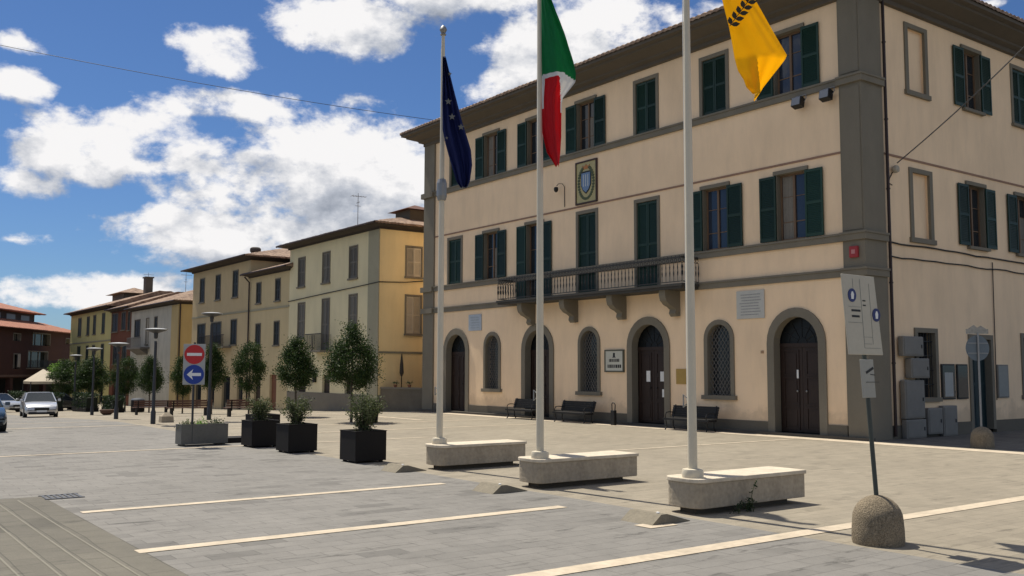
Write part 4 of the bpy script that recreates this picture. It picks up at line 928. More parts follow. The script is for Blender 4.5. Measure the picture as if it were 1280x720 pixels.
for z0 in (2.50, 2.56): bx(-.015, .03, z0, z0+.018)
for z0, a, b in ((2.42, -.20, -.06), (2.345, -.20, -.08)): bx(a, b, z0, z0+.028)
t.build('black_marks', M_BLACK, pn)
t = MB()
for a, b, z0, z1 in ((-.26, -.04, 2.275, 2.281), (-.04, -.034, 1.95, 2.85), (-.15, -.145, 2.70, 2.85), (.10, .105, 2.0, 2.80), (-.24, -.05, 2.48, 2.485), (-.04, .10, 2.09, 2.095), (-.03, .22, 1.945, 1.951), (-.04, .08, 2.0, 2.006)): bx(a, b, z0, z1)
t.build('map_lines', mat('grey_line_print', (.25, .25, .22), .6), pn)
for x, z in ((-.175, 2.63), (.185, 2.39)):
    t = MB(); disc(t, (x*KX-.03-.090*z, 0, z), .088, -.068, -.061, 28); dk = t.build('blue_disc', mat('dark_blue_print', (.02, .03, .13), .5), pn)
    t = MB(); t.prism([(x*KX-.03-.090*z+a*1.1, z+b*1.1) for a, b in ((-.022, -.045), (.022, -.045), (.03, .01), (.012, .045), (-.012, .045), (-.03, .01))], -.072, -.069); t.build('pictogram', M_WHITE, dk)
t = MB(); t.hexa([ln(-.11, -.05, 1.30), ln(.09, -.05, 1.30), ln(.09, -.032, 1.30), ln(-.11, -.032, 1.30), ln(-.11, -.05, 1.80), ln(.09, -.05, 1.80), ln(.09, -.032, 1.80), ln(-.11, -.032, 1.80)]); p2 = t.build('small_panel', mat('grey_small_panel', (.33, .32, .28), .55), SG, bevel=.004)
t = MB()
t.prism([(-.17+a*1.8, 1.645+b) for a, b in ((-.03, -.035), (.06, .03), (.05, .06), (-.04, -.005))], -.054, -.051); t.prism([(-.14+a*1.8, 1.60+b) for a, b in ((.0, 0), (.06, -.01), (.06, 0), (0, .01))], -.054, -.051)
t.box(-.24, .06, -.054, -.051, 1.50, 1.506); t.build('tow_pictogram', M_BLACK, p2)
t = MB()
for z in (2.05, 2.7, 1.7, 1.4): t.lathe([(.042, z-.02), (.042, z+.02)], 12, (-.03-.090*z, 0, 0))
t.build('clamp', M_STEEL, SG)
# ---- sign on a dome in the side street
dome('round topped concrete bollard in the side street, holding the sign seen from behind', (13.93, 28.48, 0))
SB = thing('round_sign', 'round blue-grey sign seen from behind, in the side street', 'sign', (13.92, 28.48, .6), R(8))
t = MB(); t.lathe([(.03, -.1), (.03, 2.8)], 10); t.build('pole', M_STEEL, SB)
t = MB(); disc(t, (0, 0, 2.35), .38, .035, .045, 32); t.build('disc', mat('sign_back', (.12, .15, .175), .5), SB)
t = MB()
for z in (2.2, 2.5): t.box(-.33, .33, .018, .034, z-.015, z+.015)
t.build('bracket', M_STEEL, SB)
t = MB(); t.box(-.36, .36, .02, .034, 2.78, 2.92); t.prism([(-.3, 2.92), (.3, 2.92), (.12, 3.02), (0, 2.96), (-.1, 3.04)], .02, .034); t.build('top_plate', mat('worn_top_plate', (.30, .29, .26), .6, .3, 12), SB)
# ---- manhole grate, small stone post, bins
t = MB()
for i in range(7): t.box(-.26, .26, -.30+.09*i, -.30+.09*i+.05, 0, .012)
t.box(-.30, -.26, -.32, .32, 0, .013); t.box(.26, .30, -.32, .32, 0, .013)
single(t, 'drain_grate', mat('grate_iron', (.06, .063, .07), .5), 'dark iron drain grate at the corner of the greenish path', 'drain grate', P(.2, 24.15, .006), A)
T = thing('stone_post', 'short pale stone block with a pointed top on the sunlit paving', 'stone block', P(23.5, 15.4), A)
t = MB(); t.hexa([(-.22, -.26, 0), (.22, -.26, 0), (.22, .26, 0), (-.22, .26, 0), (-.20, -.24, .26), (.20, -.24, .26), (.20, .24, .26), (-.20, .24, .26)]); t.build('base', M_BLOCKEND, T)
t = MB(); t.hexa([(-.20, -.24, .262), (.20, -.24, .262), (.20, .24, .262), (-.20, .24, .262), (-.03, -.08, .42), (.03, -.08, .42), (.03, .08, .42), (-.03, .08, .42)]); t.build('cap', M_BLOCKEND, T)
T = thing('litter_bin', 'dark cylindrical litter bin left of the tall grey lamp posts, under the trees', 'bin', P(48.2, 9.9, zu(48.2)), A)
t = MB(); t.lathe([(.40, .06), (.43, .12), (.44, .80), (.42, .86)], 18); t.build('body', M_BOXDK, T, smooth='auto'); t = MB(); t.lathe([(.44, .87), (.36, .97), (.1, 1.0)], 18); t.build('lid', mat('bin_lid', (.09, .1, .12), .5), T, smooth='auto')
T = thing('stone_pot', 'low round dark flower bowl on the pavement edge', 'flower bowl', P(43.4, 13.0, zu(43.4)), A)
t = MB(); t.lathe([(.2, 0), (.36, .12), (.42, .32), (.36, .34), (.3, .24)], 18); t.build('bowl', mat('terracotta_bowl', (.10, .055, .04), .8), T, smooth='auto'); t = MB(); leaves(t, 130, lambda: Vector((rnd.gauss(0, .14), rnd.gauss(0, .14), .33+abs(rnd.gauss(0, .06)))), .07, rnd); t.build('plant', M_HEDGE, T, flip=False)
def park_bench(lab, u, w, L, rz=A, m=None):
    T = thing('park_bench', lab, 'bench', P(u, w, zu(u)), rz, 'wooden benches under the trees'); m = m or mat('red_brown_slats', (.10, .045, .03), .6, .2, 4)
    t = MB()
    for i in range(4): t.box(-.2+.1*i, -.2+.1*i+.08, -L/2, L/2, .42, .46)
    t.build('seat', m, T); t = MB()
    for i in range(3): t.box(-.30-.03*i, -.27-.03*i, -L/2, L/2, .52+.12*i, .61+.12*i)
    t.build('backrest', m, T)
    for sy in (-1, 1): t = MB(); y = sy*(L/2-.25); t.box(-.22, .2, y-.03, y+.03, 0, .42); t.box(-.36, -.31, y-.03, y+.03, .3, .85); t.build('leg', M_BOXDK, T)
park_bench('red-brown bench under the trees behind the stone post', 33.0, 11.4, 2.3); park_bench('red-brown bench between the second and third tree from the right', 28.5, 10.2, 1.8); park_bench('red-brown bench in front of the whitish building', 40.5, 11.2, 2.2)
# ---- lamp posts
def lamp(lab, u, w, h):
    T = thing('street_lamp', lab, 'street lamp', P(u, w, zu(u)), A, 'street lamps with flat round reflectors')
    t = MB(); t.lathe([(.10, 0), (.10, .5), (.08, .55), (.07, .6), (.055, h-.55)], 14); t.build('post', M_LAMP, T, smooth='auto')
    t = MB(); t.lathe([(.055, h-.45), (.075, h-.4), (.09, h-.22), (.40, h-.11), (.44, h-.08)], 20); t.build('lamp_head', M_LAMP, T, smooth='auto')
    t = MB(); t.lathe([(.46, h-.078), (.47, h-.05), (.30, h-.02), (.02, h)], 20); t.build('reflector', M_DISC, T, smooth='auto')
lamp('tallest grey street lamp right of the round traffic signs', 24.49, 13.23, 4.84); lamp('grey street lamp left of the traffic signs, in front of the whitish building', 22.56, 16.22, 3.97)
lamp('grey street lamp in front of the narrow red house', 29.59, 15.92, 3.64); lamp('grey street lamp in front of the yellow-green house', 43.8, 13.76, 4.1); lamp('farthest grey street lamp beside the café canopy', 62.2, 10.9, 4.4)

# ------------------------------------------------------------------ the row of houses
M_TRIMG = mat('greenish_grey_corner', (.27, .25, .175), .9, .1, 1)
SH_GREY = mat('grey_brown_shutter', (.15, .135, .105), .6, .1, 3); SH_DK = mat('dark_shutter', (.022, .027, .022), .55, .1, 3); SH_PALE = mat('pale_grey_shutter', (.40, .36, .28), .6, .1, 3)
SH_DG = mat('dark_green_shutter_far', (.022, .045, .03), .55, .1, 3)
W0 = 1.2
def house(name, lab,  u0, u1, ztop, dep, wm, roofm, front, side=(), bands=(), z_eave=.28, ov=.55, slope=.34, hips=(1,1,1,0), base=None, side_open=True, soff=None, w0=W0, ops_extra=(), sidem=None):
    zb = min(zu(u0), zu(u1)) - .4; L = u1-u0; T = thing(name, lab, 'house', P(u0, w0, 0), A)
    F1 = lambda s, y, z: (s, y, z); F2 = lambda s, y, z: (-y, -s, z)
    ops = [(c-u0, h, a, b, 0) for c, h, a, b, *r in front] + [(c-u0, h, a, b, 0) for c, h, a, b in ops_extra]
    mb = MB(); wall(mb, F1, 0, L, zb, ztop, ops, .22)
    if sidem: mb.build('front_wall', wm, T); mb = MB()
    wall(mb, F2, 0, dep, zb, ztop, [(c, h, a, b, 0) for c, h, a, b, *r in side], .22)
    mb.box(0, L, -dep, -dep+.01, zb, ztop); mb.box(L-.01, L, -dep+.01, -.01, zb, ztop); mb.build('wall' if not sidem else 'side_wall', sidem or wm, T)
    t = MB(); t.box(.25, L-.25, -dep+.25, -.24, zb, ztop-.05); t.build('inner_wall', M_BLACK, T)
    for c, h, a, b, sm, *o in front: closed_window(F1, T, c-u0, a, b, h, .07, True, sm, -.05, o[0] if o else None)
    for c, h, a, b, sm, *o in side: closed_window(F2, T, c, a, b, h, .10, True, sm, -.05, o[0] if o else None)
    for z0, z1, m in bands:
        t = MB(); t.box(0, L, 0, .05, z0, z1); t.box(-.05, 0, -dep, .05, z0, z1); t.build('string_course', m, T)
    t = MB(); e_ = ov
    for (y0, za), (y1, zb2) in zip([(0, 0), (.12, .0), (.12, .10), (ov-.05, z_eave-.08)], [(.12, .0), (.12, .10), (ov-.05, z_eave-.08), (ov-.05, z_eave)]):
        q0, q1 = ztop-.02+za, ztop-.02+zb2
        r0 = [(-y0, -dep-y0), (-y0, y0), (L+y0, y0), (L+y0, -dep-y0)]; r1 = [(-y1, -dep-y1), (-y1, y1), (L+y1, y1), (L+y1, -dep-y1)]
        for i in range(3): t.quad((*r0[i], q0), (*r0[i+1], q0), (*r1[i+1], q1), (*r1[i], q1))
    t.build('eaves', soff or mat('dark_wood_eaves', (.045, .035, .028), .85), T)
    t = MB(); t.tube([(-e_, e_+.03, ztop+z_eave-.03), (L+e_, e_+.03, ztop+z_eave-.05)], .07, 8); t.build('gutter', M_PIPE, T)
    roof(-e_, L+e_, -dep-e_, e_, ztop+z_eave, slope, 'roof', roofm, T, .12, hips, rise=dep*slope*.5)
    if base: t = MB(); t.box(0, L, 0, .03, zb, base[0]); t.box(-.03, 0, -dep, .03, zb, base[0]); t.build('plinth', base[1], T)
    return T, F1
P_CREAM2 = plaster('pale_cream_plaster', (.70, .62, .40)); P_YEL = plaster('warm_yellow_plaster', (.86, .68, .36)); P_TAN = plaster('tan_plaster', (.52, .41, .245)); P_TAN2 = plaster('light_tan_plaster', (.56, .455, .27))
P_WHT = plaster('whitish_plaster', (.50, .475, .40), .2, .15); P_REDB = plaster('dull_red_plaster', (.17, .07, .045)); P_YG = plaster('yellow_green_plaster', (.60, .54, .24)); P_OCH = plaster('ochre_side_plaster', (.52, .40, .20))
M_GBASE = mat('grey_base_render', (.19, .17, .135), .9, .15, 1)
# cream building with the yellow side
H, F1 = house('cream_house', 'three-storey cream building with a warm yellow side wall and grey shutters', 31.0, 43.9, 10.55, 13, P_CREAM2, M_ROOF,
    [(41.9, .52, 7.86, 9.8, SH_GREY), (38.1, .52, 7.86, 9.8, SH_GREY), (34.3, .52, 7.86, 9.8, SH_GREY), (41.8, .52, 4.35, 6.72, SH_GREY), (38.05, .52, 3.5, 6.78, SH_GREY), (34.25, .52, 4.35, 6.82, SH_GREY)],
    [(2.33, .50, 7.82, 9.58, SH_PALE), (2.33, .50, 4.4, 6.65, SH_PALE), (8, .5, 7.82, 9.58, SH_PALE), (8, .5, 4.4, 6.65, SH_PALE)], base=(.8, M_GBASE), hips=(1, 1, 1, 1), ov=.7, sidem=P_YEL, slope=.27,
    ops_extra=[(37.85, .55, -.3, 1.9), (34.8, .42, -.3, 2.0), (41.6, .7, -.2, 2.1)])
t = MB(); t.box(-.03, 1.30, 0, .055, -.4, 10.5); t.build('corner_pilaster', M_TRIMG, H)
t = MB(); t.box(-.05, -.0, -12.9, -.02, 3.22, 3.34); t.build('string_course', M_TRIMG, H)
t = MB(); bF = lambda a, b, z0, z1, y0=-.2, y1=-.16: t.box(a-31, b-31, y0, y1, z0, z1)
bF(37.3, 38.4, -.3, 1.9); t.build('door', M_DOOR, H); t = MB(); bF(34.38, 35.22, -.3, 2.0); t.build('door', M_DOOR, H); t = MB(); bF(40.9, 42.3, -.2, 2.1); t.build('door', M_DOOR, H)
t = MB(); bF(37.0, 39.3, 3.38, 3.5, .03, .85); bl = t.build('balcony', M_GBASE, H)
t = MB()
for i in range(20): x = 37.03-31 + 2.24*i/19; t.box(x-.01, x+.01, .81, .83, 3.5, 4.5)
for i in range(7): y = .1+.1*i; t.box(6.03, 6.05, y, y+.02, 3.5, 4.5); t.box(8.25, 8.27, y, y+.02, 3.5, 4.5)
t.box(6.0, 8.3, .79, .85, 4.5, 4.55); t.build('railing', M_IRON, bl)
for i, (x, z) in enumerate(((39.4, 1.75), (35.6, 2.0))): t = MB(); bF(x-.17, x+.17, z-.3, z+.3, .03, .15); t.build('wall_box', M_BOXDK, H)
t = MB(); t.box(2.4, 4.2, -5, -3.4, 11.4, 12.35); t2 = t.build('roof_dormer', M_SOFFIT, H)
t = MB(); t.hexa([(2.0, -5.4, 12.35), (4.6, -5.4, 12.35), (4.6, -3.0, 12.35), (2.0, -3.0, 12.35), (3.2, -4.3, 12.8), (3.4, -4.3, 12.8), (3.4, -4.2, 12.8), (3.2, -4.2, 12.8)]); t.build('dormer_roof', mat('dormer_tiles', (.12, .055, .04), .9), t2)
cable('wall_cable', [P(43.9, 1.28, 6.95), P(38, 1.28, 7.15), P(33, 1.29, 7.3), P(30.95, 1.27, 7.38), P(30.9, -.5, 7.45), P(30.9, -3.5, 7.8)], .03, 'dark cable looped across the cream building between its upper windows')
# low tan house
H, F1 = house('low_tan_house', 'lower tan house squeezed between the cream building and the taller tan house', 43.9, 51.2, 9.15, 11, P_TAN2, M_ROOF,
    [(49.45, .42, 7.15, 8.65, SH_DK), (45.9, .42, 7.15, 8.68, SH_DK), (49.4, .45, 4.0, 5.6, SH_DK), (45.95, .45, 4.0, 5.65, SH_DK)], bands=[(6.58, 6.72, M_TRIMG)], hips=(0, 0, 1, 1), ops_extra=[(49.3, .6, -.6, 1.9), (46.4, .6, -.6, 1.9)], slope=.3)
t = MB(); t.box(4.8, 6.0, -.2, -.16, -.6, 1.9); t.build('door', M_DOOR, H); t = MB(); t.box(1.9, 3.1, -.2, -.16, -.6, 1.9); t.build('door', mat('rust_door', (.16, .06, .03), .6), H)
t = MB(); t.tube([(7.22, .5, 9.2), (7.22, .12, 8.8), (7.22, .10, -.5)], .06, 8); t.build('drainpipe', M_PIPE, H)
# tall tan house
H, F1 = house('tall_tan_house', 'tall tan three-storey house with dark shutters and a round chimney', 51.2, 64.5, 10.55, 11, P_TAN, M_ROOF,
    [(62.05, .55, 7.92, 9.9, SH_DK), (58.2, .55, 7.92, 9.92, SH_DK), (54.3, .55, 7.9, 9.95, SH_DK), (62.0, .95, 4.4, 6.05, SH_DK), (58.4, 1.15, 4.4, 6.06, SH_DK), (54.4, .62, 4.2, 6.12, SH_DK)],
    [(3, .5, 8, 9.8, SH_DK)], bands=[(6.6, 6.74, M_TRIMG)], hips=(1, 1, 1, 1), ov=.8, slope=.26,
    ops_extra=[(62.5, .9, -1.2, 1.7), (59.3, .9, -1.2, 1.7), (55.8, .9, -1.2, 1.7), (52.8, .6, -1.2, 1.7)])
for x, w_ in ((62.5, .9), (59.3, .9), (55.8, .9), (52.8, .6)): t = MB(); t.box(x-51.2-w_, x-51.2+w_, -.21, -.17, -1.2, 1.7); t.build('shop_door', M_GLASS, H)
t = MB(); t.lathe([(.36, 10.6), (.36, 11.75), (.44, 11.8), (.44, 12.05), (.32, 12.15)], 14, (4.8, -2.2, 0)); t.build('chimney', mat('dark_chimney', (.07, .06, .055), .9), H, smooth='auto')
t = MB(); t.box(3.6, 9.4, .03, .7, 3.95, 4.07); bl = t.build('balcony', M_GBASE, H)
t = MB()
for i in range(40): x = 3.65+5.7*i/39; t.box(x-.01, x+.01, .66, .68, 4.07, 4.95)
t.box(3.6, 9.4, .64, .7, 4.95, 5.0); t.build('railing', M_IRON, bl)
# whitish house beyond the gap
H, F1 = house('whitish_house', 'weathered whitish house with a small balcony and an ochre side wall', 68.3, 83.7, 8.15, 10, P_WHT, M_ROOF,
    [(81.4, .95, 5.5, 7.2, SH_DK), (77.9, .42, 4.7, 7.22, SH_PALE), (75.1, .45, 6.2, 7.24, SH_DK), (81.0, .35, 1.7, 2.4, SH_DK), (77.0, .4, 1.3, 2.2, SH_DK), (74.2, .4, 1.3, 2.2, SH_DK)],
    [(3, .5, 5, 6.8, SH_DK)], hips=(1, 1, 1, 1), ov=.6, slope=.36, sidem=P_OCH)
t = MB(); t.box(-.03, 2.0, 0, .03, -2, 8.1); t.build('corner_render', P_OCH, H)
t = MB(); t.box(8.6, 13.6, .03, .9, 4.25, 4.42); t.prism([(.03, 4.25), (.85, 4.25), (.03, 3.7)], 9.2, 13.0, lambda a, s, z: (s, a, z)); bl = t.build('balcony', mat('balcony_underside', (.14, .13, .12), .9), H)
t = MB()
for i in range(30): x = 8.65+4.9*i/29; t.box(x-.012, x+.012, .85, .875, 4.42, 5.35)
t.box(8.6, 13.6, .83, .89, 5.35, 5.4); t.build('railing', M_STEEL, bl)
t = MB(); t.tube([(-.10, -.12, 8.3), (-.10, -.12, -1)], .06, 8); t.build('drainpipe', M_PIPE, H)
# narrow red house and yellow-green house
H, F1 = house('narrow_red_house', 'narrow dull red house with an open loggia, between whitish and yellow-green houses', 83.7, 91.8, 8.45, 10, P_REDB, M_ROOF,
    [(90.2, 1.15, 6.3, 8.25, SH_DK), (86.7, .75, 6.4, 8.25, SH_DK), (84.6, .4, 6.3, 8.2, SH_DK), (89.5, 1.0, 2.8, 5.0, SH_DK), (86.0, .8, 2.8, 5.0, SH_DK)], hips=(0, 0, 1, 1), ov=.6, slope=.33, ops_extra=[(87.8, 2.6, -2.4, 1.2)])
t = MB(); t.box(1.5, 6.7, -.21, -.17, -2.4, 1.2); t.build('shop_front', M_GLASS, H)
H, F1 = house('yellow_green_house', 'yellow-green house with tall dark green shutters at the far end of the row', 91.8, 111.7, 8.95, 11, P_YG, M_ROOF,
    [(106.7, .8, 6.3, 8.45, SH_DG), (102.4, .6, 6.3, 8.44, SH_DG), (99.3, .6, 6.3, 8.46, SH_DG), (95.2, .62, 6.3, 8.52, SH_DG), (106.7, .8, 2.7, 5.0, SH_DG), (102.4, .6, 2.7, 5.0, SH_DG), (99.3, .6, 2.7, 5.0, SH_DG), (95.2, .62, 2.75, 5.05, SH_DG)],
    hips=(0, 1, 1, 1), ov=.7, slope=.33, bands=[(5.35, 5.5, M_TRIMG), (1.7, 1.85, M_TRIMG)], ops_extra=[(107, 1.2, -2.8, 1.0), (101, 1.2, -2.8, 1.0), (95.5, 1.2, -2.8, 1.0)])
for x in (15.2, 9.2, 3.7): t = MB(); t.box(x-1.2, x+1.2, -.21, -.17, -2.8, 1.0); t.build('shop_front', M_GLASS, H)
# roof furniture of the far houses
t = MB(); t.box(13, 18.5, -7.5, -4.5, 10.6, 11.7); q = t.build('roof_terrace_room', M_SOFFIT, H); t = MB(); t.hexa([(12.2, -8.3, 11.7), (19.3, -8.3, 11.7), (19.3, -3.8, 11.7), (12.2, -3.8, 11.7), (14.5, -6.2, 12.5), (17, -6.2, 12.5), (17, -6, 12.5), (14.5, -6, 12.5)]); t.build('room_roof', M_ROOF, q)
t = MB(); t.box(4.3, 5.3, -5.5, -4.7, 10.5, 12.9); t.box(4.2, 5.4, -5.6, -4.6, 12.9, 13.05); t.build('chimney', M_SOFFIT, H)
def antenna(lab, loc, h, n=6):
    T = thing('roof_antenna', lab, 'antenna', loc, R(30)); t = MB(); t.lathe([(.03, 0), (.022, h)], 6); t.build('mast', M_STEEL, T)
    t = MB(); t.box(-.5, .6, -.015, .015, h-.25, h-.22)
    for i in range(n): x = -.45+i*.2; t.box(x-.012, x+.012, -.35+.03*i, .35-.03*i, h-.235, h-.22)
    t.box(-.2, .2, -.012, .012, h-.95, h-.92); t.box(-.02, .02, -.3, .3, h-.7, h-.67); t.build('aerial', M_STEEL, T)
antenna('television antenna on the roof of the cream building', P(43.2, -3.6, 11.7), 3.3); antenna('television antenna on the roof of the whitish house', P(80.5, -3.2, 9.6), 2.6); antenna('leaning television antenna at the near end of the whitish house roof', P(71, -3.0, 9.3), 2.9); antenna('television antenna on the yellow-green house', P(97, -4, 11.2), 2.4)
for lab, u, w, z, h in (('square chimney on the whitish house roof', 74.0, -2.5, 9.2, 1.6), ('dark chimney on the cream building roof', 43.0, -2.8, 11.4, .9)):
    T = thing('chimney_stack', lab, 'chimney', P(u, w, z), A); t = MB(); t.box(-.4, .4, -.3, .3, -.4, h-.3); t.build('stack', M_SOFFIT, T); t = MB(); t.box(-.55, .55, -.45, .45, h-.3, h-.2); t.box(-.3, .3, -.2, .2, h-.2, h); t.build('cap', mat('chimney_cap', (.1, .06, .045), .9), T)
# garden wall between cream building and town hall, with closed parasol behind
ga, gb = P(27.88, -.25), P(30.94, 1.05); gv = gb-ga; gl = gv.length
T = thing('garden_wall', 'low rough grey wall between the cream building and the town hall', 'wall', (ga.x, ga.y, -.05), math.atan2(gv.y, gv.x))
t = MB(); t.box(0, gl, -.3, 0, -.5, 1.22); t.build('masonry', mat('rough_grey_masonry', (.15, .128, .095), .95, .25, 1.4, .15, 14, .5, 20), T); t = MB(); t.box(.01, gl, -.36, .05, 1.222, 1.32); t.build('coping', M_GBASE, T)
T = thing('closed_parasol', 'closed dark parasol standing behind the low grey wall', 'parasol', P(30.35, .0, 0), A)
t = MB(); t.lathe([(.03, -.1), (.03, 3.1)], 8); t.build('pole', M_BOXDK, T); t = MB(); t.lathe([(.05, 1.9), (.13, 2.1), (.10, 2.6), (.03, 3.2)], 10); t.build('folded_canopy', mat('dark_canvas', (.05, .04, .03), .8), T)
rnd = random.Random(5)
for i, (f_, lab) in enumerate(((.72, 'small potted plant on the left of the low grey wall'), (.42, 'small potted plant on the right of the low grey wall'))):
    q = ga + gv*f_; T = thing('potted_plant', lab, 'plant', (q.x+.1, q.y+.12, 1.27), A, 'potted plants on the low grey wall'); t = MB(); t.lathe([(.08, 0), (.12, .16)], 10); t.build('pot', mat('clay_pot', (.25, .11, .06), .8), T); t = MB(); leaves(t, 90, lambda: Vector((rnd.gauss(0, .12), rnd.gauss(0, .1), .22+abs(rnd.gauss(0, .06)))), .07, rnd); t.build('leaves', M_LEAF2, T, flip=False)
# bicycle against the cream wall
BK = thing('bicycle', 'grey bicycle leaning against the plinth of the cream building', 'bicycle', P(40.2, 1.75, zu(40.2)), A); BK.rotation_euler = (R(-6), 0, A)
for x in (-.52, .52):
    t = MB(); t.tube([(x+.33*math.cos(math.pi*i/14), 0, .34+.33*math.sin(math.pi*i/14)) for i in range(29)], .018, 5); w_ = t.build('wheel', M_TYRE, BK)
    t = MB(); 
    for i in range(8): t.tube([(x, 0, .34), (x+.31*math.cos(i*math.pi/4), 0, .34+.31*math.sin(i*math.pi/4))], .003, 3)
    t.build('spokes', M_STEEL, w_)
t = MB()
for a, b in (((-.52, .34), (-.1, .34)), ((-.1, .34), (-.22, .85)), ((-.22, .80), (.38, .82)), ((-.1, .34), (.38, .78)), ((-.52, .34), (-.22, .80)), ((.36, .92), (.52, .34))): t.tube([(a[0], 0, a[1]), (b[0], 0, b[1])], .016, 6)
t.build('frame', M_STEEL, BK); t = MB(); t.box(-.34, -.10, -.06, .06, .86, .90); t.build('saddle', M_BLACK, BK); t = MB(); t.tube([(.30, -.25, .98), (.38, 0, .94), (.30, .25, .98)], .014, 5); t.build('handlebar', M_STEEL, BK)

# ------------------------------------------------------------------ far red brick building closing the left side
RB = thing('red_brick_building', 'long dark red building with two red tiled roofs at the far left', 'building', (-59.55, 131, 0), math.atan2(-1, .065))
M_BRICK = mat('dark_red_brick', (.065, .027, .022), .9, .15, .8, .1, 14)
LR = 56.0; zc = -3.4
fops = [(18.6, 1.0, 5.55, 6.5), (11.8, 2.6, 5.2, 6.75), (3.6, .7, 5.6, 6.4), (12.6, 2.9, 2.5, 4.5), (18.4, .9, 2.3, 4.1), (30, 2.6, 5.2, 6.75), (30, 2.6, 2.5, 4.5)] 
arc_ = [(3.4+4.6*i, 1.9, -2.9, 1.2) for i in range(11)]
mb = MB(); FR_ = lambda s, y, z: (s, y, z)
wall(mb, FR_, 0, LR, zc, 7.0, [(c, h, a, b, 0) for c, h, a, b in fops + arc_], .5); mb.box(0, .01, -12, 0, zc, 7.0); mb.box(0, LR, -12, -11.9, zc, 7.0); mb.build('wall', M_BRICK, RB)
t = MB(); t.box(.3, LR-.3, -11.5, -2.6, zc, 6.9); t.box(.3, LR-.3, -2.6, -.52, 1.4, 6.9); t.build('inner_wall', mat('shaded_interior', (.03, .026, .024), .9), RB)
for c, h, a, b in fops:
    t = MB(); t.ring(rect(c, h-.12, a+.1, b-.12), rect(c, h, a, b), -.4, .04, FR_); w_ = t.build('window', mat('pale_window_frame', (.20, .175, .15), .7), RB); t = MB(); t.box(c-h+.1, c+h-.1, -.45, -.42, a, b); t.build('pane', M_GLASS, w_)
    for x in (c-h*.35, c+h*.35): t = MB(); t.box(x-.06, x+.06, -.41, -.36, a, b); t.build('mullion', mat('pale_window_frame', (.2,.175,.15)), w_)
t = MB(); t.box(17.6, 18.3, .045, .1, 2.5, 4.0); t.build('pale_shutter', mat('pale_panel', (.40, .36, .33), .7), RB)
t = MB(); t.box(0, LR, 0, .12, 1.35, 1.6); t.build('string_course', mat('brick_band', (.16, .10, .08), .9), RB)
t = MB(); t.box(9.2, 16, .13, 1.1, 2.28, 2.42); bl = t.build('balcony', M_GBASE, RB); t = MB()
for i in range(30): x = 9.25+6.7*i/29; t.box(x-.02, x+.02, 1.04, 1.08, 2.42, 3.35)
t.build('railing', M_LAMP, bl)
roof(-.9, LR+.5, -12.9, .9, 7.05, .30, 'roof', M_ROOFR, RB, .30, (1, 0, 1, 1), rise=1.35, amp=.05, pitch=.6)
t = MB(); t.box(5.6, LR, -10.5, -3.6, 7.0, 9.4); q = t.build('upper_storey', mat('upper_storey_dark', (.05, .042, .04), .8), RB)
for i in range(12): t = MB(); x = 7.2+4*i; t.box(x, x+2.4, -3.6, -3.56, 8.45, 9.1); t.build('window', mat('clerestory', (.14, .13, .13), .3), q)
roof(4.6, LR+.5, -11.6, -2.5, 9.45, .30, 'upper_roof', M_ROOFR, RB, .30, (1, 0, 1, 1), rise=1.4, amp=.05, pitch=.6)
t = MB(); t.box(-2, -.5, -6, -4, 7.2, 8.1); t.build('chimney', M_ROOFR, RB)

# café canopy, hedges
T = thing('cafe_canopy', 'pale cream pitched café canopy in front of the red building', 'canopy', (-46.0, 95.0, gz(-46, 95)), A)
t = MB(); a_, b_ = 2.0, 1.9
t.quad((-a_, -b_, 2.55), (a_, -b_, 2.55), (.5, .4, 3.75)); t.quad((a_, -b_, 2.55), (a_, b_, 2.55), (.5, .4, 3.75)); t.quad((a_, b_, 2.55), (-a_, b_, 2.55), (.5, .4, 3.75)); t.quad((-a_, b_, 2.55), (-a_, -b_, 2.55), (.5, .4, 3.75))
for p, q in (((-a_, -b_), (a_, -b_)), ((a_, -b_), (a_, b_)), ((a_, b_), (-a_, b_)), ((-a_, b_), (-a_, -b_))): t.quad((*p, 2.55), (*q, 2.55), (*q, 2.3), (*p, 2.3))
t.build('canopy', mat('cream_canvas', (.46, .40, .31), .8), T)
for x in (-a_, a_):
    for y in (-b_, b_): t = MB(); t.box(x-.04, x+.04, y-.04, y+.04, 0, 2.5); t.build('post', M_LAMP, T)
rnd = random.Random(12)
def hedge(lab, u, w, L, Wd, H_):
    T = thing('hedge', lab, 'hedge', P(u, w, zu(u)), A, 'dark box hedges round the café'); t = MB()
    leaves(t, int(1500*L/3), lambda: Vector((rnd.uniform(-L/2, L/2), rnd.choice((-1, 1))*Wd/2*rnd.uniform(.6, 1), rnd.uniform(.25, H_))) if rnd.random() < .6 else Vector((rnd.uniform(-L/2, L/2), rnd.uniform(-Wd/2, Wd/2), H_*rnd.uniform(.88, 1.05))), .14, rnd)
    t.build('foliage', M_HEDGE, T, flip=False); t = MB(); t.box(-L/2+.05, L/2-.05, -Wd/2+.08, Wd/2-.08, 0, H_*.8); t.build('core', mat('hedge_core', (.012, .016, .008), .9), T); t = MB(); t.box(-L/2, L/2, -Wd/2, Wd/2, 0, .35); t.build('trough', M_BOXDK, T)
hedge('dark box hedge directly under the café canopy', 72, 13.2, 5.0, .9, 1.5); hedge('dark box hedge left of the farthest street lamp', 65.5, 11.9, 4.6, .9, 1.4); hedge('dark box hedge between the two broad trees', 59.5, 10.7, 4.6, .9, 1.35); hedge('dark box hedge at the foot of the yellow-green house trees', 53.0, 10.3, 3.0, .8, 1.1)
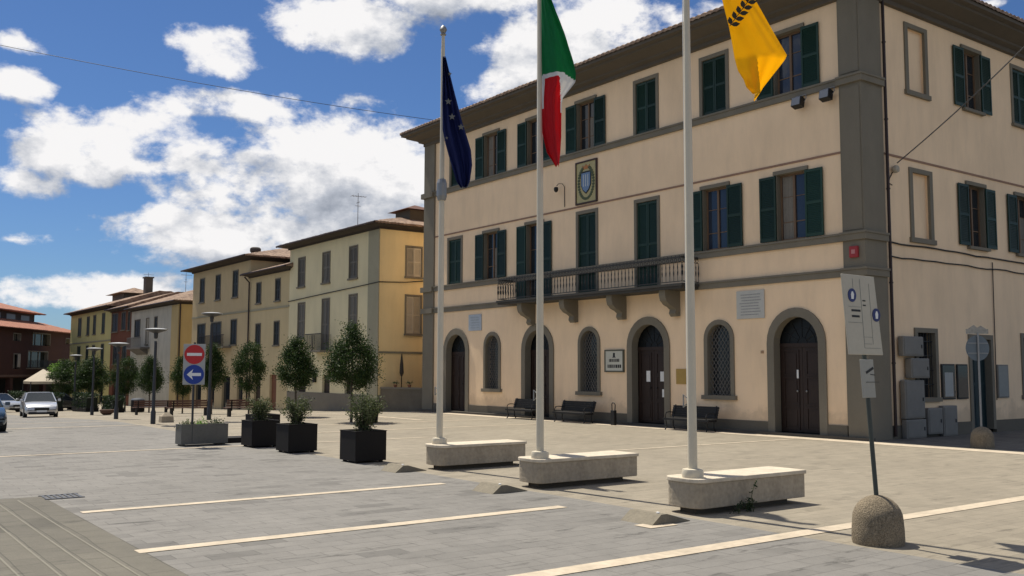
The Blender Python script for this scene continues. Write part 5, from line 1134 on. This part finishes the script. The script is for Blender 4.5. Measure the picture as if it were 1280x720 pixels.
# ------------------------------------------------------------------ cars
def car(lab, x, y, ang, paint, L=4.25, Wd=1.74, H_=1.42):
    T = thing('parked_car' if 'parked' in lab else 'car', lab, 'car', (x, y, gz(x, y)), ang); hw = Wd/2
    st = [(-L/2, .55, .80, .92), (-L/2+.12, .38, .92, .97), (-L*.30, .24, .95, 1), (-.1, .22, .93, 1), (L*.20, .22, .90, 1), (L*.34, .24, .84, .98), (L/2-.22, .26, .72, .93), (L/2-.05, .32, .62, .85), (L/2, .40, .55, .78)]
    t = MB(); ringn = 12; base = 0
    for sx, zl, zh, wf in st:
        w = hw*wf; zm = (zl+zh)/2
        for yy, zz in ((-w*.90, zl), (-w, zl+.10), (-w, zm), (-w*.985, zh-.10), (-w*.93, zh-.01), (-w*.5, zh+.02), (w*.5, zh+.02), (w*.93, zh-.01), (w*.985, zh-.10), (w, zm), (w, zl+.10), (w*.90, zl)): t.v.append((sx, yy, zz))
    for i in range(len(st)-1):
        for k_ in range(12):
            a = i*12+k_; b = i*12+(k_+1) % 12; t.f.append((a, b, b+12, a+12)); t.m.append(0)
    t.f.append(tuple(range(12))); t.m.append(0); t.f.append(tuple(range((len(st)-1)*12, len(st)*12))[::-1]); t.m.append(0)
    body = t.build('body', paint, T, smooth='auto')
    xr, xf = -L*.44, L*.22; zt = H_; zb_ = .90
    lo = [(xr, -hw*.93, .95), (xf, -hw*.93, zb_), (xf, hw*.93, zb_), (xr, hw*.93, .95)]; hi = [(xr+.42, -hw*.72, zt-.06), (xf-.75, -hw*.72, zt-.03), (xf-.75, hw*.72, zt-.03), (xr+.42, hw*.72, zt-.06)]
    t = MB(); t.hexa(lo+hi); t.build('windows', M_GLASS, T)
    t = MB(); r2 = [(x_*1.0, y_*1.05, z_-.0) for x_, y_, z_ in hi]; t.hexa(r2 + [(x_*.96, y_*.80, z_+.05) for x_, y_, z_ in hi]); t.build('roof_panel', paint, T, bevel=.02)
    for a, b in zip(lo, hi): t = MB(); t.tube([a, (b[0], b[1]*1.03, b[2])], .032, 5); t.build('pillar', paint, T)
    for sy in (-1, 1): t = MB(); t.tube([(-.35, sy*hw*.94, .93), (-.35, sy*hw*.74, zt-.03)], .03, 5); t.build('pillar', paint, T)
    for sx in (-L*.30, L*.31):
        for sy in (-1, 1):
            t = MB(); y0 = sy*(hw-.10); t.lathe([(.20, -.10), (.31, -.095), (.31, .095), (.20, .10)], 22, (sx, y0, .31), 'y'); wh = t.build('wheel', M_TYRE, T); t = MB(); t.lathe([(.02, .105*sy), (.19, .10*sy), (.20, .09*sy)], 16, (sx, y0, .31), 'y'); t.build('rim', M_STEEL, wh)
    for sy in (-1, 1):
        t = MB(); t.hexa([(L/2-.22, sy*hw*.50, .55), (L/2+.0, sy*hw*.48, .52), (L/2-.13, sy*hw*.90, .54), (L/2-.32, sy*hw*.93, .56), (L/2-.24, sy*hw*.50, .70), (L/2-.10, sy*hw*.48, .67), (L/2-.2, sy*hw*.88, .69), (L/2-.36, sy*hw*.91, .71)]); t.build('headlight', mat('headlight_lens', (.55, .57, .6), .15, spec=.7), T)
        t = MB(); t.box(xf-.12, xf+.06, sy*(hw+.02), sy*(hw+.17), .92, 1.05); t.build('mirror', paint, T, bevel=.02)
        t = MB(); t.box(-L/2-.01, -L/2+.05, sy*hw*.62, sy*hw*.88, .62, .82); t.build('tail_light', M_RED, T)
    t = MB(); t.box(L/2-.02, L/2+.02, -hw*.42, hw*.42, .44, .60); t.build('grille', M_BLACK, T); t = MB(); t.box(L/2-.06, L/2+.015, -hw*.75, hw*.75, .24, .36); t.build('lower_grille', M_BLACK, T)
    t = MB(); t.box(L/2+.021, L/2+.03, -.26, .26, .36, .46); t.build('number_plate', M_WHITE, T)
    return T
PS = mat('silver_paint', (.52, .53, .55), .28, .02, 2, 0, 10, metal=.35, coat=1); PB = mat('steel_blue_paint', (.030, .060, .095), .25, .02, 2, 0, 10, metal=.3, coat=1); PW = mat('grey_white_paint', (.42, .43, .43), .3, .02, 2, 0, 10, metal=.2, coat=1); PK = mat('dark_paint', (.02, .024, .03), .25, .02, 2, 0, 10, coat=1)
v = (D*-1); ang = math.atan2(v.y, v.x)
def lc(x, y): return x, y
car('silver estate car driving towards the square', -27.0, 54.8, ang-R(6), PS, 4.3, 1.74, 1.40)
car('dark blue car cut off by the left edge of the picture', -19.75, 35.3, ang, PB, 4.1, 1.7, 1.42)
car('pale parked car behind the silver one at the far left', -39.6, 74.0, ang+R(30), PW, 4.2, 1.7, 1.42)
car('dark parked car at the far left edge, beyond the pale one', -44.5, 81.0, ang+R(25), PK, 4.2, 1.7, 1.42)
car('black parked car in front of the brick arcade', -36.6, 77.5, ang+R(100), PK, 4.2, 1.7, 1.42)
